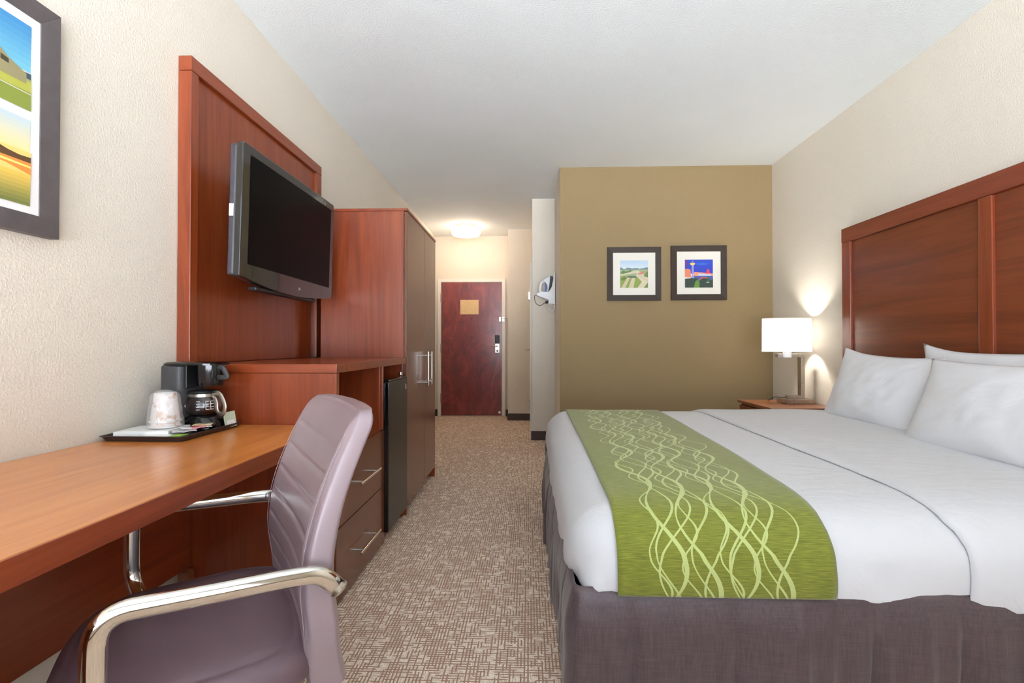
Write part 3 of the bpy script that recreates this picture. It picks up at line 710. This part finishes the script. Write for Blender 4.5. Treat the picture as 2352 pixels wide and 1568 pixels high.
hk = [Vector((*[ip(920, 970)[0]], ir_y-.03, ip(920, 970)[1])), Vector((ip(925, 1060)[0], ir_y-.03, ip(925, 1060)[1])), Vector((ip(860, 1150)[0], ir_y-.03, ip(860, 1150)[1])), Vector((ip(785, 1060)[0], ir_y-.03, ip(785, 1060)[1]))]
MB().tube(fillet(hk, .04), .006, n=10, up=(0,1,0)).build('hook', M['whiteplastic'], hd, smooth=True)
ir = thing('clothes_iron', (.2, ir_y, 1.64), 'white and blue clothes iron standing nose up in the wall holder', 'iron')
xz([(820, 345), (875, 350), (880, 420), (850, 560), (790, 688), (800, 600)], ir_y-.04, ir_y+.04).build('soleplate', M['black'], ir, bevel=.004)
xz([(830, 340), (810, 480), (795, 600), (780, 698), (735, 700), (760, 620), (745, 540), (705, 480), (640, 470), (700, 400), (770, 355)], ir_y-.032, ir_y+.032).build('body', M['whiteplastic'], ir, bevel=.006)
xz([(705, 485), (745, 540), (760, 620), (738, 700), (700, 702), (715, 600)], ir_y-.034, ir_y+.034).build('water_tank', M['blue'], ir, bevel=.004)
hp = [Vector((ip(*p)[0], ir_y, ip(*p)[1])) for p in ((690, 470), (640, 470), (605, 540), (590, 700), (700, 700))]
MB().tube(fillet(hp, .03), .016, .010, n=12, up=(0,1,0)).build('handle', M['whiteplastic'], ir, smooth=True)
cd = [Vector((ip(*p)[0], ir_y-.05, ip(*p)[1])) for p in ((520, 770), (470, 780), (465, 860), (500, 970), (590, 1020), (690, 950), (770, 905))]
cp = fillet(cd, .03); cp += [Vector((ip(790, 905)[0], ir_y-.05, ip(790, 905)[1]))]
MB().tube(cp, .0032, n=8, up=(0,1,0)).build('cord', M['black'], ir, smooth=True)
MB().lathe([(0, -.02), (.014, -.012), (.016, 0), (.012, .014), (0, .02)], (ip(738, 935)[0], ir_y-.05, ip(738, 935)[1]), 12, 0, False).build('cord_tie', M['black'], ir, smooth=True)

# ------------------------------------------------------------------ headboard, bed base, skirt
hb = thing('headboard', (2.22, 2.415, 0), 'tall cherry wood panelled headboard standing against the right wall', 'headboard')
H0, H1, HT = 1.34, 3.488, 1.885
box('panel', (2.222, 2.246, H0+.08, 2.382, .25, HT-.10), M['head_y'], hb)
box('panel', (2.222, 2.246, 2.452, H1-.085, .25, HT-.10), M['head_y'], hb)
for yy in ((H0, H0+.082), (2.380, 2.454), (H1-.088, H1)):
    box('stile', (2.206, 2.247, yy[0], yy[1], 0 if yy[0] != 2.380 else .25, HT-.1005), M['cherry_v'], hb, .004)
box('top_rail', (2.204, 2.247, H0, H1, HT-.10, HT), M['head_f'], hb, .004)

BXa, BXb, BYa, BYb = .12, 2.185, 1.385, 3.435
bed = thing('bed', (1.15, 2.41, 0), 'king size bed with a brown taffeta skirt in front of the headboard', 'bed')
box('bed_base', (.15, 2.19, 1.42, 3.40, .02, .34), M['base'], bed, .01)
box('mattress', (.165, 2.19, 1.44, 3.38, .345, .55), M['cotton'], bed, .05)

def rrect(x0, x1, y0, y1, r, ns=70, nc=14):
    """rounded rectangle, starting on the near side at the head end, going towards the foot, round and back"""
    pts = []
    segs = [((x1-r, y0), (x0+r, y0)), ((x0, y0+r), (x0, y1-r)), ((x0+r, y1), (x1-r, y1)), ((x1, y1-r), (x1, y0+r))]
    cens = [(x0+r, y0+r, -PI/2, -PI), (x0+r, y1-r, PI, PI/2), (x1-r, y1-r, PI/2, 0), (x1-r, y0+r, 0, -PI/2)]
    for (a_, b_), (cx, cy_, t0, t1) in zip(segs, cens):
        for k in range(ns): u = k/ns; pts.append((a_[0]+(b_[0]-a_[0])*u, a_[1]+(b_[1]-a_[1])*u))
        for k in range(nc): u = k/nc; tt = t0+(t1-t0)*u; pts.append((cx+r*math.cos(tt), cy_+r*math.sin(tt)))
    return pts
TOP = [(1.38, .583), (1.63, .592), (1.9, .604), (2.4, .619), (3.0, .628), (3.3, .632), (3.5, .63)]
EDG = [(0, .125), (.004, .108), (.012, .090), (.03, .066), (.05, .047), (.08, .026), (.12, .013), (.18, .004), (.26, 0), (9, 0)]
def bedz(x, y):
    d = min(x-BXa, y-BYa, BYb-y); dx, dy = x-BXa, min(y-BYa, BYb-y)
    if dx < .15 and dy < .15: d = .15-math.hypot(.15-dx, .15-dy)
    return sinterp(y, TOP) - interp(max(0, d), EDG)
def hem(x, y):                                   # duvet hem height around the bed
    if y < BYa+.2: return sinterp(x, [(0, .35), (.25, .356), (.85, .352), (1.05, .338), (1.3, .322), (1.7, .33), (2.2, .33)])
    return .345
rings = []
hang = 16
base_p = rrect(BXa, BXb, BYa, BYb, .15)
def wr(x, y, u):                                  # outward ripple, growing downwards
    return (.016*nz(x*5.5, y*5.5, u*.6) + .010*nz(x*14+3, y*14, u*1.2) + .016*math.sin(21*(x-y)+2*u)*math.exp(-((x-.16)**2+(y-1.42)**2)/.09))*u
def outward(i, pts):
    a_ = Vector(pts[i-1]); b_ = Vector(pts[(i+1) % len(pts)]); d_ = (b_-a_)
    if d_.length < 1e-6: return Vector((0, 0))
    d_.normalize(); return Vector((-d_.y, d_.x))*-1
cen = Vector((1.15, 2.41))
def outw(i, pts):
    o_ = outward(i, pts); p = Vector(pts[i])
    if o_.dot(p-cen) < 0: o_ = -o_
    return o_
for k in range(hang+1):
    u = 1-k/hang; ring = []
    for i, (x, y) in enumerate(base_p):
        zt = sinterp(min(max(y, 1.38), 3.45), TOP)-.125; zb = hem(x, y)+.006*nz(x*3, y*3, 9)
        if k == 0: zb += 0
        o_ = outw(i, base_p)
        amp = wr(x, y, u) + .006*math.sin(u*PI*.9)
        if y < 1.55 and .2 < x < .9:
            k_ = min(1, (x-.2)/.04, (.9-x)/.04); amp = amp*(1-k_)+k_*min(amp, .006*math.sin(u*PI*.9)+.002)
        if u > .93: amp -= .006*(u-.93)/.07
        p = Vector((x, y))+o_*amp
        ring.append((p.x, p.y, zt+(zb-zt)*u))
    rings.append(ring)
for d_ in (.004, .012, .022, .035, .05, .07, .095, .125, .16, .21, .28, .36, .46, .58, .7, .82, .93, 1.0, 1.0248):
    pts = rrect(BXa+d_, BXb-min(d_, .5), BYa+d_, BYb-d_, max(.15-d_, .004))
    ring = []
    for x, y in pts:
        z = sinterp(y, TOP)-interp(d_, EDG) + (.004*nz(x*3.2, y*2.2, 1)+.002*nz(x*9, y*6, 4))*min(1, d_/.1)
        ring.append((x, y, z))
    rings.append(ring)
mb = MB().loft(rings, cap=False)
tag(mb.build('duvet', M['cotton'], smooth=True, solid=.006), 'white cotton duvet spread over the bed, hanging over its sides', 'duvet')

def strip_path(x, off, z_end, n_h=12, far=True, rip=True):
    """points over the bed at constant x from the near hem over the top to the far hem"""
    out = []
    zt = sinterp(BYa, TOP)-.125 - interp(max(0, x-BXa), [(0, .0), (.3, 0)])
    for k in range(n_h+1):
        u = 1-k/n_h
        amp = .006*math.sin(u*PI*.9) + (wr(x, BYa, u) if rip else 0)
        out.append((x, BYa-off-amp, zt+(z_end-zt)*u))
    ys = [BYa+t_ for t_ in (.004, .012, .022, .035, .05, .065, .08, .1, .125, .155, .19, .23, .28)]
    ym = [BYa+.28+(BYb-BYa-.56)*k/40 for k in range(1, 40)]
    ye = [BYb-t_ for t_ in (.28, .23, .19, .155, .125, .1, .08, .065, .05, .035, .022, .012, .004)]
    for y in ys+ym+ye:
        e_ = min(y-BYa, BYb-y); k_ = min(1, e_/.03)
        z = bedz(x, y) + (.004*nz(x*3.2, y*2.2, 1))*min(1, e_/.1)
        sgn = -1 if y < 2.4 else 1
        out.append((x, y+sgn*off*(1-min(1, e_/.09)), z+off*min(1, .35+e_/.06)))
    if far:
        for k in range(1, n_h+1):
            u = k/n_h; out.append((x, BYb+off+.006*math.sin(u*PI*.9), zt+(z_end-zt)*u+.04*0))
    return out
# runner
rx0, rx1 = .248, .848; cols = 34; mb = MB(); paths = []
for i in range(cols+1):
    x = rx0+(rx1-rx0)*i/cols
    p = strip_path(x, .0065, .362, rip=False)
    paths.append([(q[0]+(.006*(1-abs(2*i/cols-1)) if 0 else 0), q[1]-.004*(1 if q[1] < 1.42 else 0), q[2]) for q in p])
n = len(paths[0]); vs = [p for pp in paths for p in pp]
fs = [(i*n+j, (i+1)*n+j, (i+1)*n+j+1, i*n+j+1) for i in range(cols) for j in range(n-1)]
mb.add(vs, fs); run = mb.build('bed_runner', M['runner'], smooth=True, solid=.004, off=1)
me = run.data; uvl = me.uv_layers.new(name='UVMap')
arc = [0]
for j in range(1, n): arc.append(arc[-1]+(Vector(paths[0][j])-Vector(paths[0][j-1])).length)
for lp in me.loops:
    vi = lp.vertex_index; i, j = divmod(vi, n); uvl.data[lp.index].uv = ((rx1-rx0)*i/cols, arc[j])
tag(run, 'green bed runner with pale interlaced curves across the foot of the bed', 'bed runner')
# turned back upper layer
mb = MB(); cols = 30; paths = []
xs_edge = [(1.38, 1.215), (1.45, 1.195), (1.65, 1.195), (2.2, 1.15), (3.4, 1.105)]
for i in range(cols+1):
    base = strip_path(1.15+.9*i/cols, .012, hem(1.25, 1.4)+.006)
    pts = []
    for q in base:
        e_ = interp(q[1], xs_edge); x = e_+(2.05-e_)*i/cols
        s_ = math.sin(min(1, i/2.0)*PI/2)
        zz = q[2]; yy = q[1]
        if yy < BYa+.001: z_b = hem(x, 1.4)-.004; yy += 0
        pts.append((x, yy + (.010*(1-s_) if yy < 1.42 else 0), zz - .010*(1-s_)*(1 if yy > 1.42 else 0)))
    paths.append(pts)
n = len(paths[0])
mb.add([p for pp in paths for p in pp], [(i*n+j, (i+1)*n+j, (i+1)*n+j+1, i*n+j+1) for i in range(cols) for j in range(n-1)])
tag(mb.build('top_sheet', M['cotton'], smooth=True, solid=.005, off=1), 'white folded top sheet covering the head half of the duvet', 'sheet')

# skirt
mb = MB(); rings = []
sp_ = rrect(.112, 2.19, 1.368, 3.445, .045, ns=170, nc=10)
def fold(x, y):
    s_ = x*1.0+y*1.0
    f = .014*nz(s_*6.0, 1.7)+.014*nz(s_*15, 5.1)+.008*nz(s_*34, 8.2)
    for c0, w_, a_ in ((1.66, .012, -.016), (1.95, .015, -.012), (2.12, .012, .010), (2.32, .016, -.016), (2.55, .012, -.012), (2.72, .014, .012), (2.95, .02, -.016), (3.2, .014, .012)):
        f += 1.6*a_*math.exp(-((s_-c0)/w_)**2)
    return f
for k in range(19):
    u = k/18; z = .374*(1-u)+.004
    ring = []
    for i, (x, y) in enumerate(sp_):
        o_ = outw(i, sp_)
        am = -.020+.030*min(1, u*4)**.7 + fold(x, y)*min(1, u*1.6)*1.0 + (.006*nz((x+y)*3, z*9, 2))*min(1, u*3)
        if y > 3.3 or x > 2.15: am = 0
        p = Vector((x, y))+o_*am; ring.append((p.x, p.y, z))
    rings.append(ring)
mb.loft(rings, cap=False)
mb.build('bed_skirt', M['skirt'], bed, smooth=True, solid=.002)

# ------------------------------------------------------------------ pillows
def pillow(name, c, ux, uz, w, h, t, label, seed, sag=.03, peak=(0,0,0,0)):
    ux = Vector(ux).normalized(); uz = Vector(uz); uz = (uz-ux*uz.dot(ux)).normalized(); un = ux.cross(uz); c = Vector(c)
    n = 40; mb = MB()
    def P(i, j, side):
        u, v_ = 2*i/n-1, 2*j/n-1
        x = u*w/2*(1-.085*(1-v_*v_)); z = v_*h/2*(1-.10*(1-u*u))
        for (su, sv), pk in zip(((-1, 1), (1, 1), (1, -1), (-1, -1)), peak):
            q = max(0, 1-math.hypot(u-su, v_-sv)/.55)**2; x += su*pk*q*.5; z += sv*pk*q
        pr = max(0, (1-abs(u)**2.2)*(1-abs(v_)**2.2))**.52
        low = 1+.22*(-v_)                                   # filling settles
        T_ = t/2*pr*low
        T_ += (.009*nz(u*2.6+seed, v_*2.6, seed)+.005*nz(u*6+seed, v_*4, seed*2))*min(1, pr*1.6)
        for (su, sv) in ((-1, 1), (1, 1), (1, -1), (-1, -1)):   # creases running to the corners
            q = math.hypot(u-su, v_-sv); a_ = math.atan2(v_-sv, u-su)
            if q < 1: T_ += .0035*math.sin(a_*14+seed)*max(0, 1-abs(q-.35)/.45)*pr
        zz = z - sag*pr*.3
        return c+ux*x+uz*zz+un*T_*side
    vs = []; idx = {}
    for side in (1, -1):
        for i in range(n+1):
            for j in range(n+1):
                if side == -1 and (i in (0, n) or j in (0, n)): idx[(side, i, j)] = idx[(1, i, j)]; continue
                idx[(side, i, j)] = len(vs); vs.append(P(i, j, side))
    fs = []
    for side in (1, -1):
        for i in range(n):
            for j in range(n):
                q = [idx[(side, i, j)], idx[(side, i+1, j)], idx[(side, i+1, j+1)], idx[(side, i, j+1)]]
                fs.append(q if side == 1 else q[::-1])
    mb.add(vs, fs)
    return tag(mb.build(name, M['pillow'], smooth=True), label, 'pillow', 'pillows on the bed')
pillow('pillow', (1.965, 2.81, .808), (.06, -1, -.05), (.30, .0, .92), .70, .45, .17, 'white pillow beside the lamp, farthest from the camera', 1.3, peak=(.02, .0, .01, .01))
pillow('pillow', (2.10, 2.24, .82), (.0, -1, 0), (.16, 0, .98), .90, .46, .14, 'white pillow leaning on the headboard behind the large front pillow', 4.1, peak=(.03, 0, 0, 0))
pillow('pillow', (1.90, 1.99, .79), (.03, -1, 0), (.34, 0, .9), .88, .45, .19, 'large white pillow in front, nearest the camera', 2.2)

# ------------------------------------------------------------------ nightstand
ns = thing('nightstand', (2.0, 3.85, 0), 'cherry wood nightstand between the bed and the olive wall', 'nightstand')
NZ = .612
box('top', (1.752, 2.246, 3.565, 4.135, NZ-.022, NZ), M['night'], ns, .002)
box('body', (1.775, 2.246, 3.585, 4.115, .07, NZ-.023), M['cherry_v'], ns, .002)
box('plinth', (1.80, 2.246, 3.61, 4.09, 0, .069), M['base'], ns, .001)
for (a_, b_) in ((.33, .575), (.085, .325)):
    d = box('drawer', (1.757, 1.7745, 3.592, 4.108, a_, b_), M['cherry_y'], ns, .002)
    hz = (a_+b_)/2
    h = MB().tube([(1.735, 3.75, hz), (1.735, 3.95, hz)], .005, n=10)
    for y in (3.78, 3.92): h.tube([(1.757, y, hz), (1.735, y, hz)], .004, n=8)
    h.build('handle', M['chrome'], d, smooth=True, angle=50)

# ------------------------------------------------------------------ table lamp
la = thing('table_lamp', (2.10, 3.9, NZ+.001), 'lit white shade table lamp with angular steel stem on the nightstand', 'lamp')
LZ = NZ+.001
box('base', (2.0, 2.21, 3.825, 3.985, LZ, LZ+.034), M['nickel'], la, .002)
sx0, sx1 = 2.128, 2.158; sy = 3.88
zb_, zt_ = LZ+.0345, 1.002
mb = MB().box(sx0, sx1, sy-.015, sy+.035, zb_+.028, zt_-.028)
mb.box(2.03, sx1, sy-.015, sy+.035, zb_, zb_+.028).box(1.955, sx1, sy-.015, sy+.035, zt_-.028, zt_)
mb.build('stem', M['nickel'], la, bevel=.0015)
MB().lathe([(0, .972), (.030, .972), (.030, 1.045), (0, 1.045)], (2.02, sy-.02, 0), 24, cap=False).build('socket', M['whiteplastic'], la, smooth=True, angle=40)
rings = []
def oval(rx, ry, z): return [(2.03+rx*math.cos(2*PI*k/64), 3.885+ry*math.sin(2*PI*k/64), z) for k in range(64)]
MB().loft([oval(.186, .105, 1.02), oval(.184, .104, 1.278)], cap=False).build('shade', M['shade'], la, smooth=True, solid=.0012, off=0)
MB().loft([oval(.1875, .1065, 1.018), oval(.1875, .1065, 1.03), oval(.1855, .1045, 1.03), oval(.1855, .1045, 1.018), oval(.1875, .1065, 1.018)], cap=False).build('shade_trim', M['shade'], la, smooth=True, angle=40)
MB().lathe([(0, 1.10), (.022, 1.105), (.03, 1.135), (.022, 1.165), (.013, 1.18), (0, 1.182)], (2.02, sy+.01, 0), 20, cap=False).build('bulb', emit('lit_bulb', (255, 238, 214), 12), la, smooth=True)
MB().tube([(2.02, sy+.01, 1.044), (2.02, sy+.01, 1.102)], .012, n=12).build('bulb_neck', M['steel'], la)
MB().tube(fillet([(2.06, 3.935, LZ+.037), (1.99, 4.0, LZ+.008+.03), (1.96, 4.04, LZ+.004), (2.0, 4.12, LZ+.004)], .02), .003, n=8).build('cord', M['black'], la, smooth=True)

# ------------------------------------------------------------------ desk chair
f_ = Vector((-.81, -.58)).normalized(); n_ = Vector((-f_.y, f_.x))
if n_.y > 0: n_ = -n_
OB = Vector((-.575, 1.14))
def L(s, l, z): q = OB+f_*s+n_*l; return Vector((q.x, q.y, z))
cpos = L(.2, 0, 0)
chr_ = thing('desk_chair', tuple(cpos), 'taupe leather desk chair with chrome arms pulled up at the desk', 'chair')
# seat
def seat_ring(inset, z, n=72, dz=0):
    hw, s0, s1 = .262-inset, -.03+inset, .425-inset
    out = []
    for k in range(n):
        a_ = 2*PI*k/n; c_, s_ = math.cos(a_), math.sin(a_)
        p = 3.6 if c_ > 0 else 5
        u = abs(c_)**(2/p)*(1 if c_ > 0 else -1); v_ = abs(s_)**(2/p)*(1 if s_ > 0 else -1)
        s = (s0+s1)/2+(s1-s0)/2*u; l = hw*v_*(1-.03*max(0, u))
        zz = z-.03*max(0, (s-.30)/.125)**2 - .010*(abs(l)/.26)**3
        out.append(L(s, l, zz))
    return out
rings = [seat_ring(.03, .392), seat_ring(.008, .398), seat_ring(0, .41), seat_ring(-.002, .425), seat_ring(0, .442), seat_ring(.006, .455), seat_ring(.016, .464), seat_ring(.03, .4695), seat_ring(.034, .4675), seat_ring(.038, .470), seat_ring(.06, .473), seat_ring(.10, .475), seat_ring(.15, .476), seat_ring(.2, .476)]
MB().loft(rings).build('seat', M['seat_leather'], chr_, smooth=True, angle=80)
# backrest
PRO = [(.36, .012), (.42, .004), (.50, 0.0), (.57, -.006), (.64, -.002), (.72, .016), (.80, .045), (.88, .082), (.94, .112), (.97, .126)]
WID = [(.36, .22), (.42, .232), (.50, .252), (.58, .264), (.70, .262), (.82, .252), (.90, .244), (.97, .24)]
def back_ring(z, shrink=0, zoff=0, n=96):
    hw = sinterp(z, WID)-shrink; th = interp(z, [(.36, .075), (.55, .066), (.75, .056), (.97, .05)])
    th2 = th-min(shrink, .02)*1.2; s0 = -sinterp(z, PRO)
    out = []
    for k in range(n):
        a_ = 2*PI*k/n; c_, s_ = math.cos(a_), math.sin(a_)
        p = 7
        u = abs(c_)**(2/p)*(1 if c_ > 0 else -1); v_ = abs(s_)**(2/p)*(1 if s_ > 0 else -1)
        l = hw*v_; s = s0-th/2+th2/2*u
        s += -.022*(1-(l/.26)**2)*1.0+.010           # hugging curve
        if u > .5 and abs(l) < .222:
            for zc in (.50, .56, .62, .68, .74, .80, .86):
                zq = zc-.02*(1-(l/.26)**2)
                s -= .0042*math.exp(-((z-zq)/.0042)**2)*min(1, (.222-abs(l))/.02)
            s += .006
        if u > .5 and .222 <= abs(l) < .24: s += .006*(.24-abs(l))/.018
        out.append(L(s, l, z+zoff+(.006*(1-(l/.25)**2) if z > .88 else 0)*min(1, (z-.88)/.03 if z > .88 else 0)))
    return out
rings = []
z = .36
while z < .880: rings.append(back_ring(z)); z += .004
for k in range(11):
    a_ = PI/2*k/10; rings.append(back_ring(.880+.040*math.sin(a_), .040*(1-math.cos(a_))))
MB().loft(rings).build('backrest', M['leather'], chr_, smooth=True, angle=70)
# stitching piping lines along the front and rear edges
for sgn in (-1, 1):
    for fr0 in (.006,):
        pts = []
        z = .38
        while z < .893:
            hw = sinterp(z, WID); th = interp(z, [(.36, .075), (.55, .066), (.75, .056), (.97, .05)])
            pts.append(L(-sinterp(z, PRO)-th/2+(.455*th+.006)*(1 if fr0 < .5 else -1)-(.006 if fr0 > .5 else .001)-.022*(1-(.91*hw/.26)**2)+.010, sgn*hw*.918, z)); z += .02
        MB().tube(pts, .0008, n=6).build('stitching', M['thread'], chr_, smooth=True)
# arms
for sgn, nm in ((1, 'arm'), (-1, 'arm')):
    l = sgn*.290
    pts = [L(-.045, sgn*.287, .590), L(-.012, l, .628), L(.05, l, .634), L(.18, l, .640), L(.316, l, .648), L(.318, l, .55), L(.316, l, .462), L(.27, sgn*.20, .405), L(.22, 0, .385)]
    path = fillet(pts, [.03, .03, .04, .085, .05, .04, .03], 10)
    ar = MB().tube(path, .0175, .0135, n=20, up=(n_.x, n_.y, .001)).build(nm, M['chrome'], chr_, smooth=True)
    e_ = L(-.045, sgn*.287, .590); dd = (e_-L(-.012, l, .628)).normalized()
    MB().tube([e_, e_+dd*.004], .0185, .0145, n=20, up=(n_.x, n_.y, .001)).build('end_cap', M['steel'], ar, smooth=True, angle=40)
# pedestal
mb = MB(); cb = L(.2, 0, 0)
mb.lathe([(0, .10), (.035, .10), (.035, .22), (.022, .225), (.022, .37), (0, .37)], cb, 24, cap=False).build('gas_column', M['chrome'], chr_, smooth=True, angle=40)
MB().add([L(.05, -.12, .372), L(.35, -.12, .372), L(.35, .12, .372), L(.05, .12, .372), L(.05, -.12, .39), L(.35, -.12, .39), L(.35, .12, .39), L(.05, .12, .39)], [(0,1,2,3),(4,5,6,7),(0,1,5,4),(1,2,6,5),(2,3,7,6),(3,0,4,7)]).build('mounting_plate', M['black'], chr_)
for k in range(5):
    a_ = 2*PI*k/5+.3; d_ = Vector((math.cos(a_), math.sin(a_), 0)); c3 = Vector((cb.x, cb.y, 0))
    sp = MB().tube([c3+d_*.02+Vector((0,0,.125)), c3+d_*.15+Vector((0,0,.115)), c3+d_*.27+Vector((0,0,.078))], .022, .012, n=12).build('spoke', M['chrome'], chr_, smooth=True)
    w_ = Vector((-d_.y, d_.x, 0)); cw = c3+d_*.27+Vector((0,0,.028))
    mw = MB()
    for s_ in (-1, 1): mw.tube([cw+w_*.006*s_, cw+w_*.026*s_], .028, n=24)
    mw.tube([cw+Vector((0,0,.01)), cw+Vector((0,0,.05))], .008, n=10, up=(1,0,0))
    mw.build('caster', M['black'], sp, smooth=True, angle=40)

# ------------------------------------------------------------------ lights
def light(name, typ, loc, power, col, size=.1, **kw):
    l = bpy.data.lights.new(name, typ); l.energy = power; l.color = col
    if typ == 'POINT': l.shadow_soft_size = size
    for k, v_ in kw.items(): setattr(l, k, v_)
    o = bpy.data.objects.new(name, l); COL.objects.link(o); o.location = loc; return o
w = light('window_daylight', 'AREA', ((wx0+wx1)/2, YW-.14, (wz0+wz1)/2), 1, (1, 1, 1), shape='RECTANGLE', size=wx1-wx0)
w.data.size_y = wz1-wz0; w.rotation_euler = (PI/2, 0, 0); w.data.cycles.is_portal = True
light('bedside_bulb', 'POINT', (2.02, sy+.01, 1.15), 48, (1, .95, .88), .035)
light('entry_bulb', 'POINT', (-.88, 6.72, 2.55), 10, (1, .82, .66), .12)

wld = bpy.data.worlds.new('sky'); bpy.context.scene.world = wld; wld.use_nodes = True
nt_ = wld.node_tree; bg = nt_.nodes['Background']
tc = nt_.nodes.new('ShaderNodeTexCoord'); sx = nt_.nodes.new('ShaderNodeSeparateXYZ'); rp = nt_.nodes.new('ShaderNodeValToRGB')
mr = nt_.nodes.new('ShaderNodeMapRange'); mr.inputs[1].default_value = -1; mr.inputs[2].default_value = 1
nt_.links.new(tc.outputs['Generated'], sx.inputs[0]); nt_.links.new(sx.outputs[2], mr.inputs[0]); nt_.links.new(mr.outputs[0], rp.inputs[0]); nt_.links.new(rp.outputs[0], bg.inputs[0])
e = rp.color_ramp.elements; e[0].position = 0; e[0].color = (3.3, 3.5, 3.85, 1); e[1].position = 1; e[1].color = (.30, .36, .44, 1)
q = e.new(.48); q.color = (2.2, 2.36, 2.6, 1); q = e.new(.53); q.color = (.42, .46, .53, 1)
bg.inputs[1].default_value = 8.3

# ------------------------------------------------------------------ camera
cam = bpy.data.cameras.new('camera'); co = bpy.data.objects.new('camera', cam); COL.objects.link(co)
cam.sensor_width = 36; cam.lens = 17; cam.clip_start = .02
co.location = (0, 0, 1.06); co.rotation_euler = (PI/2+.0099, 0, .0351)
bpy.context.scene.camera = co
vs_ = bpy.context.scene.view_settings
vs_.view_transform = 'Standard'; vs_.look = 'None'; vs_.gamma = 1; vs_.use_curve_mapping = False; vs_.exposure = 0.0
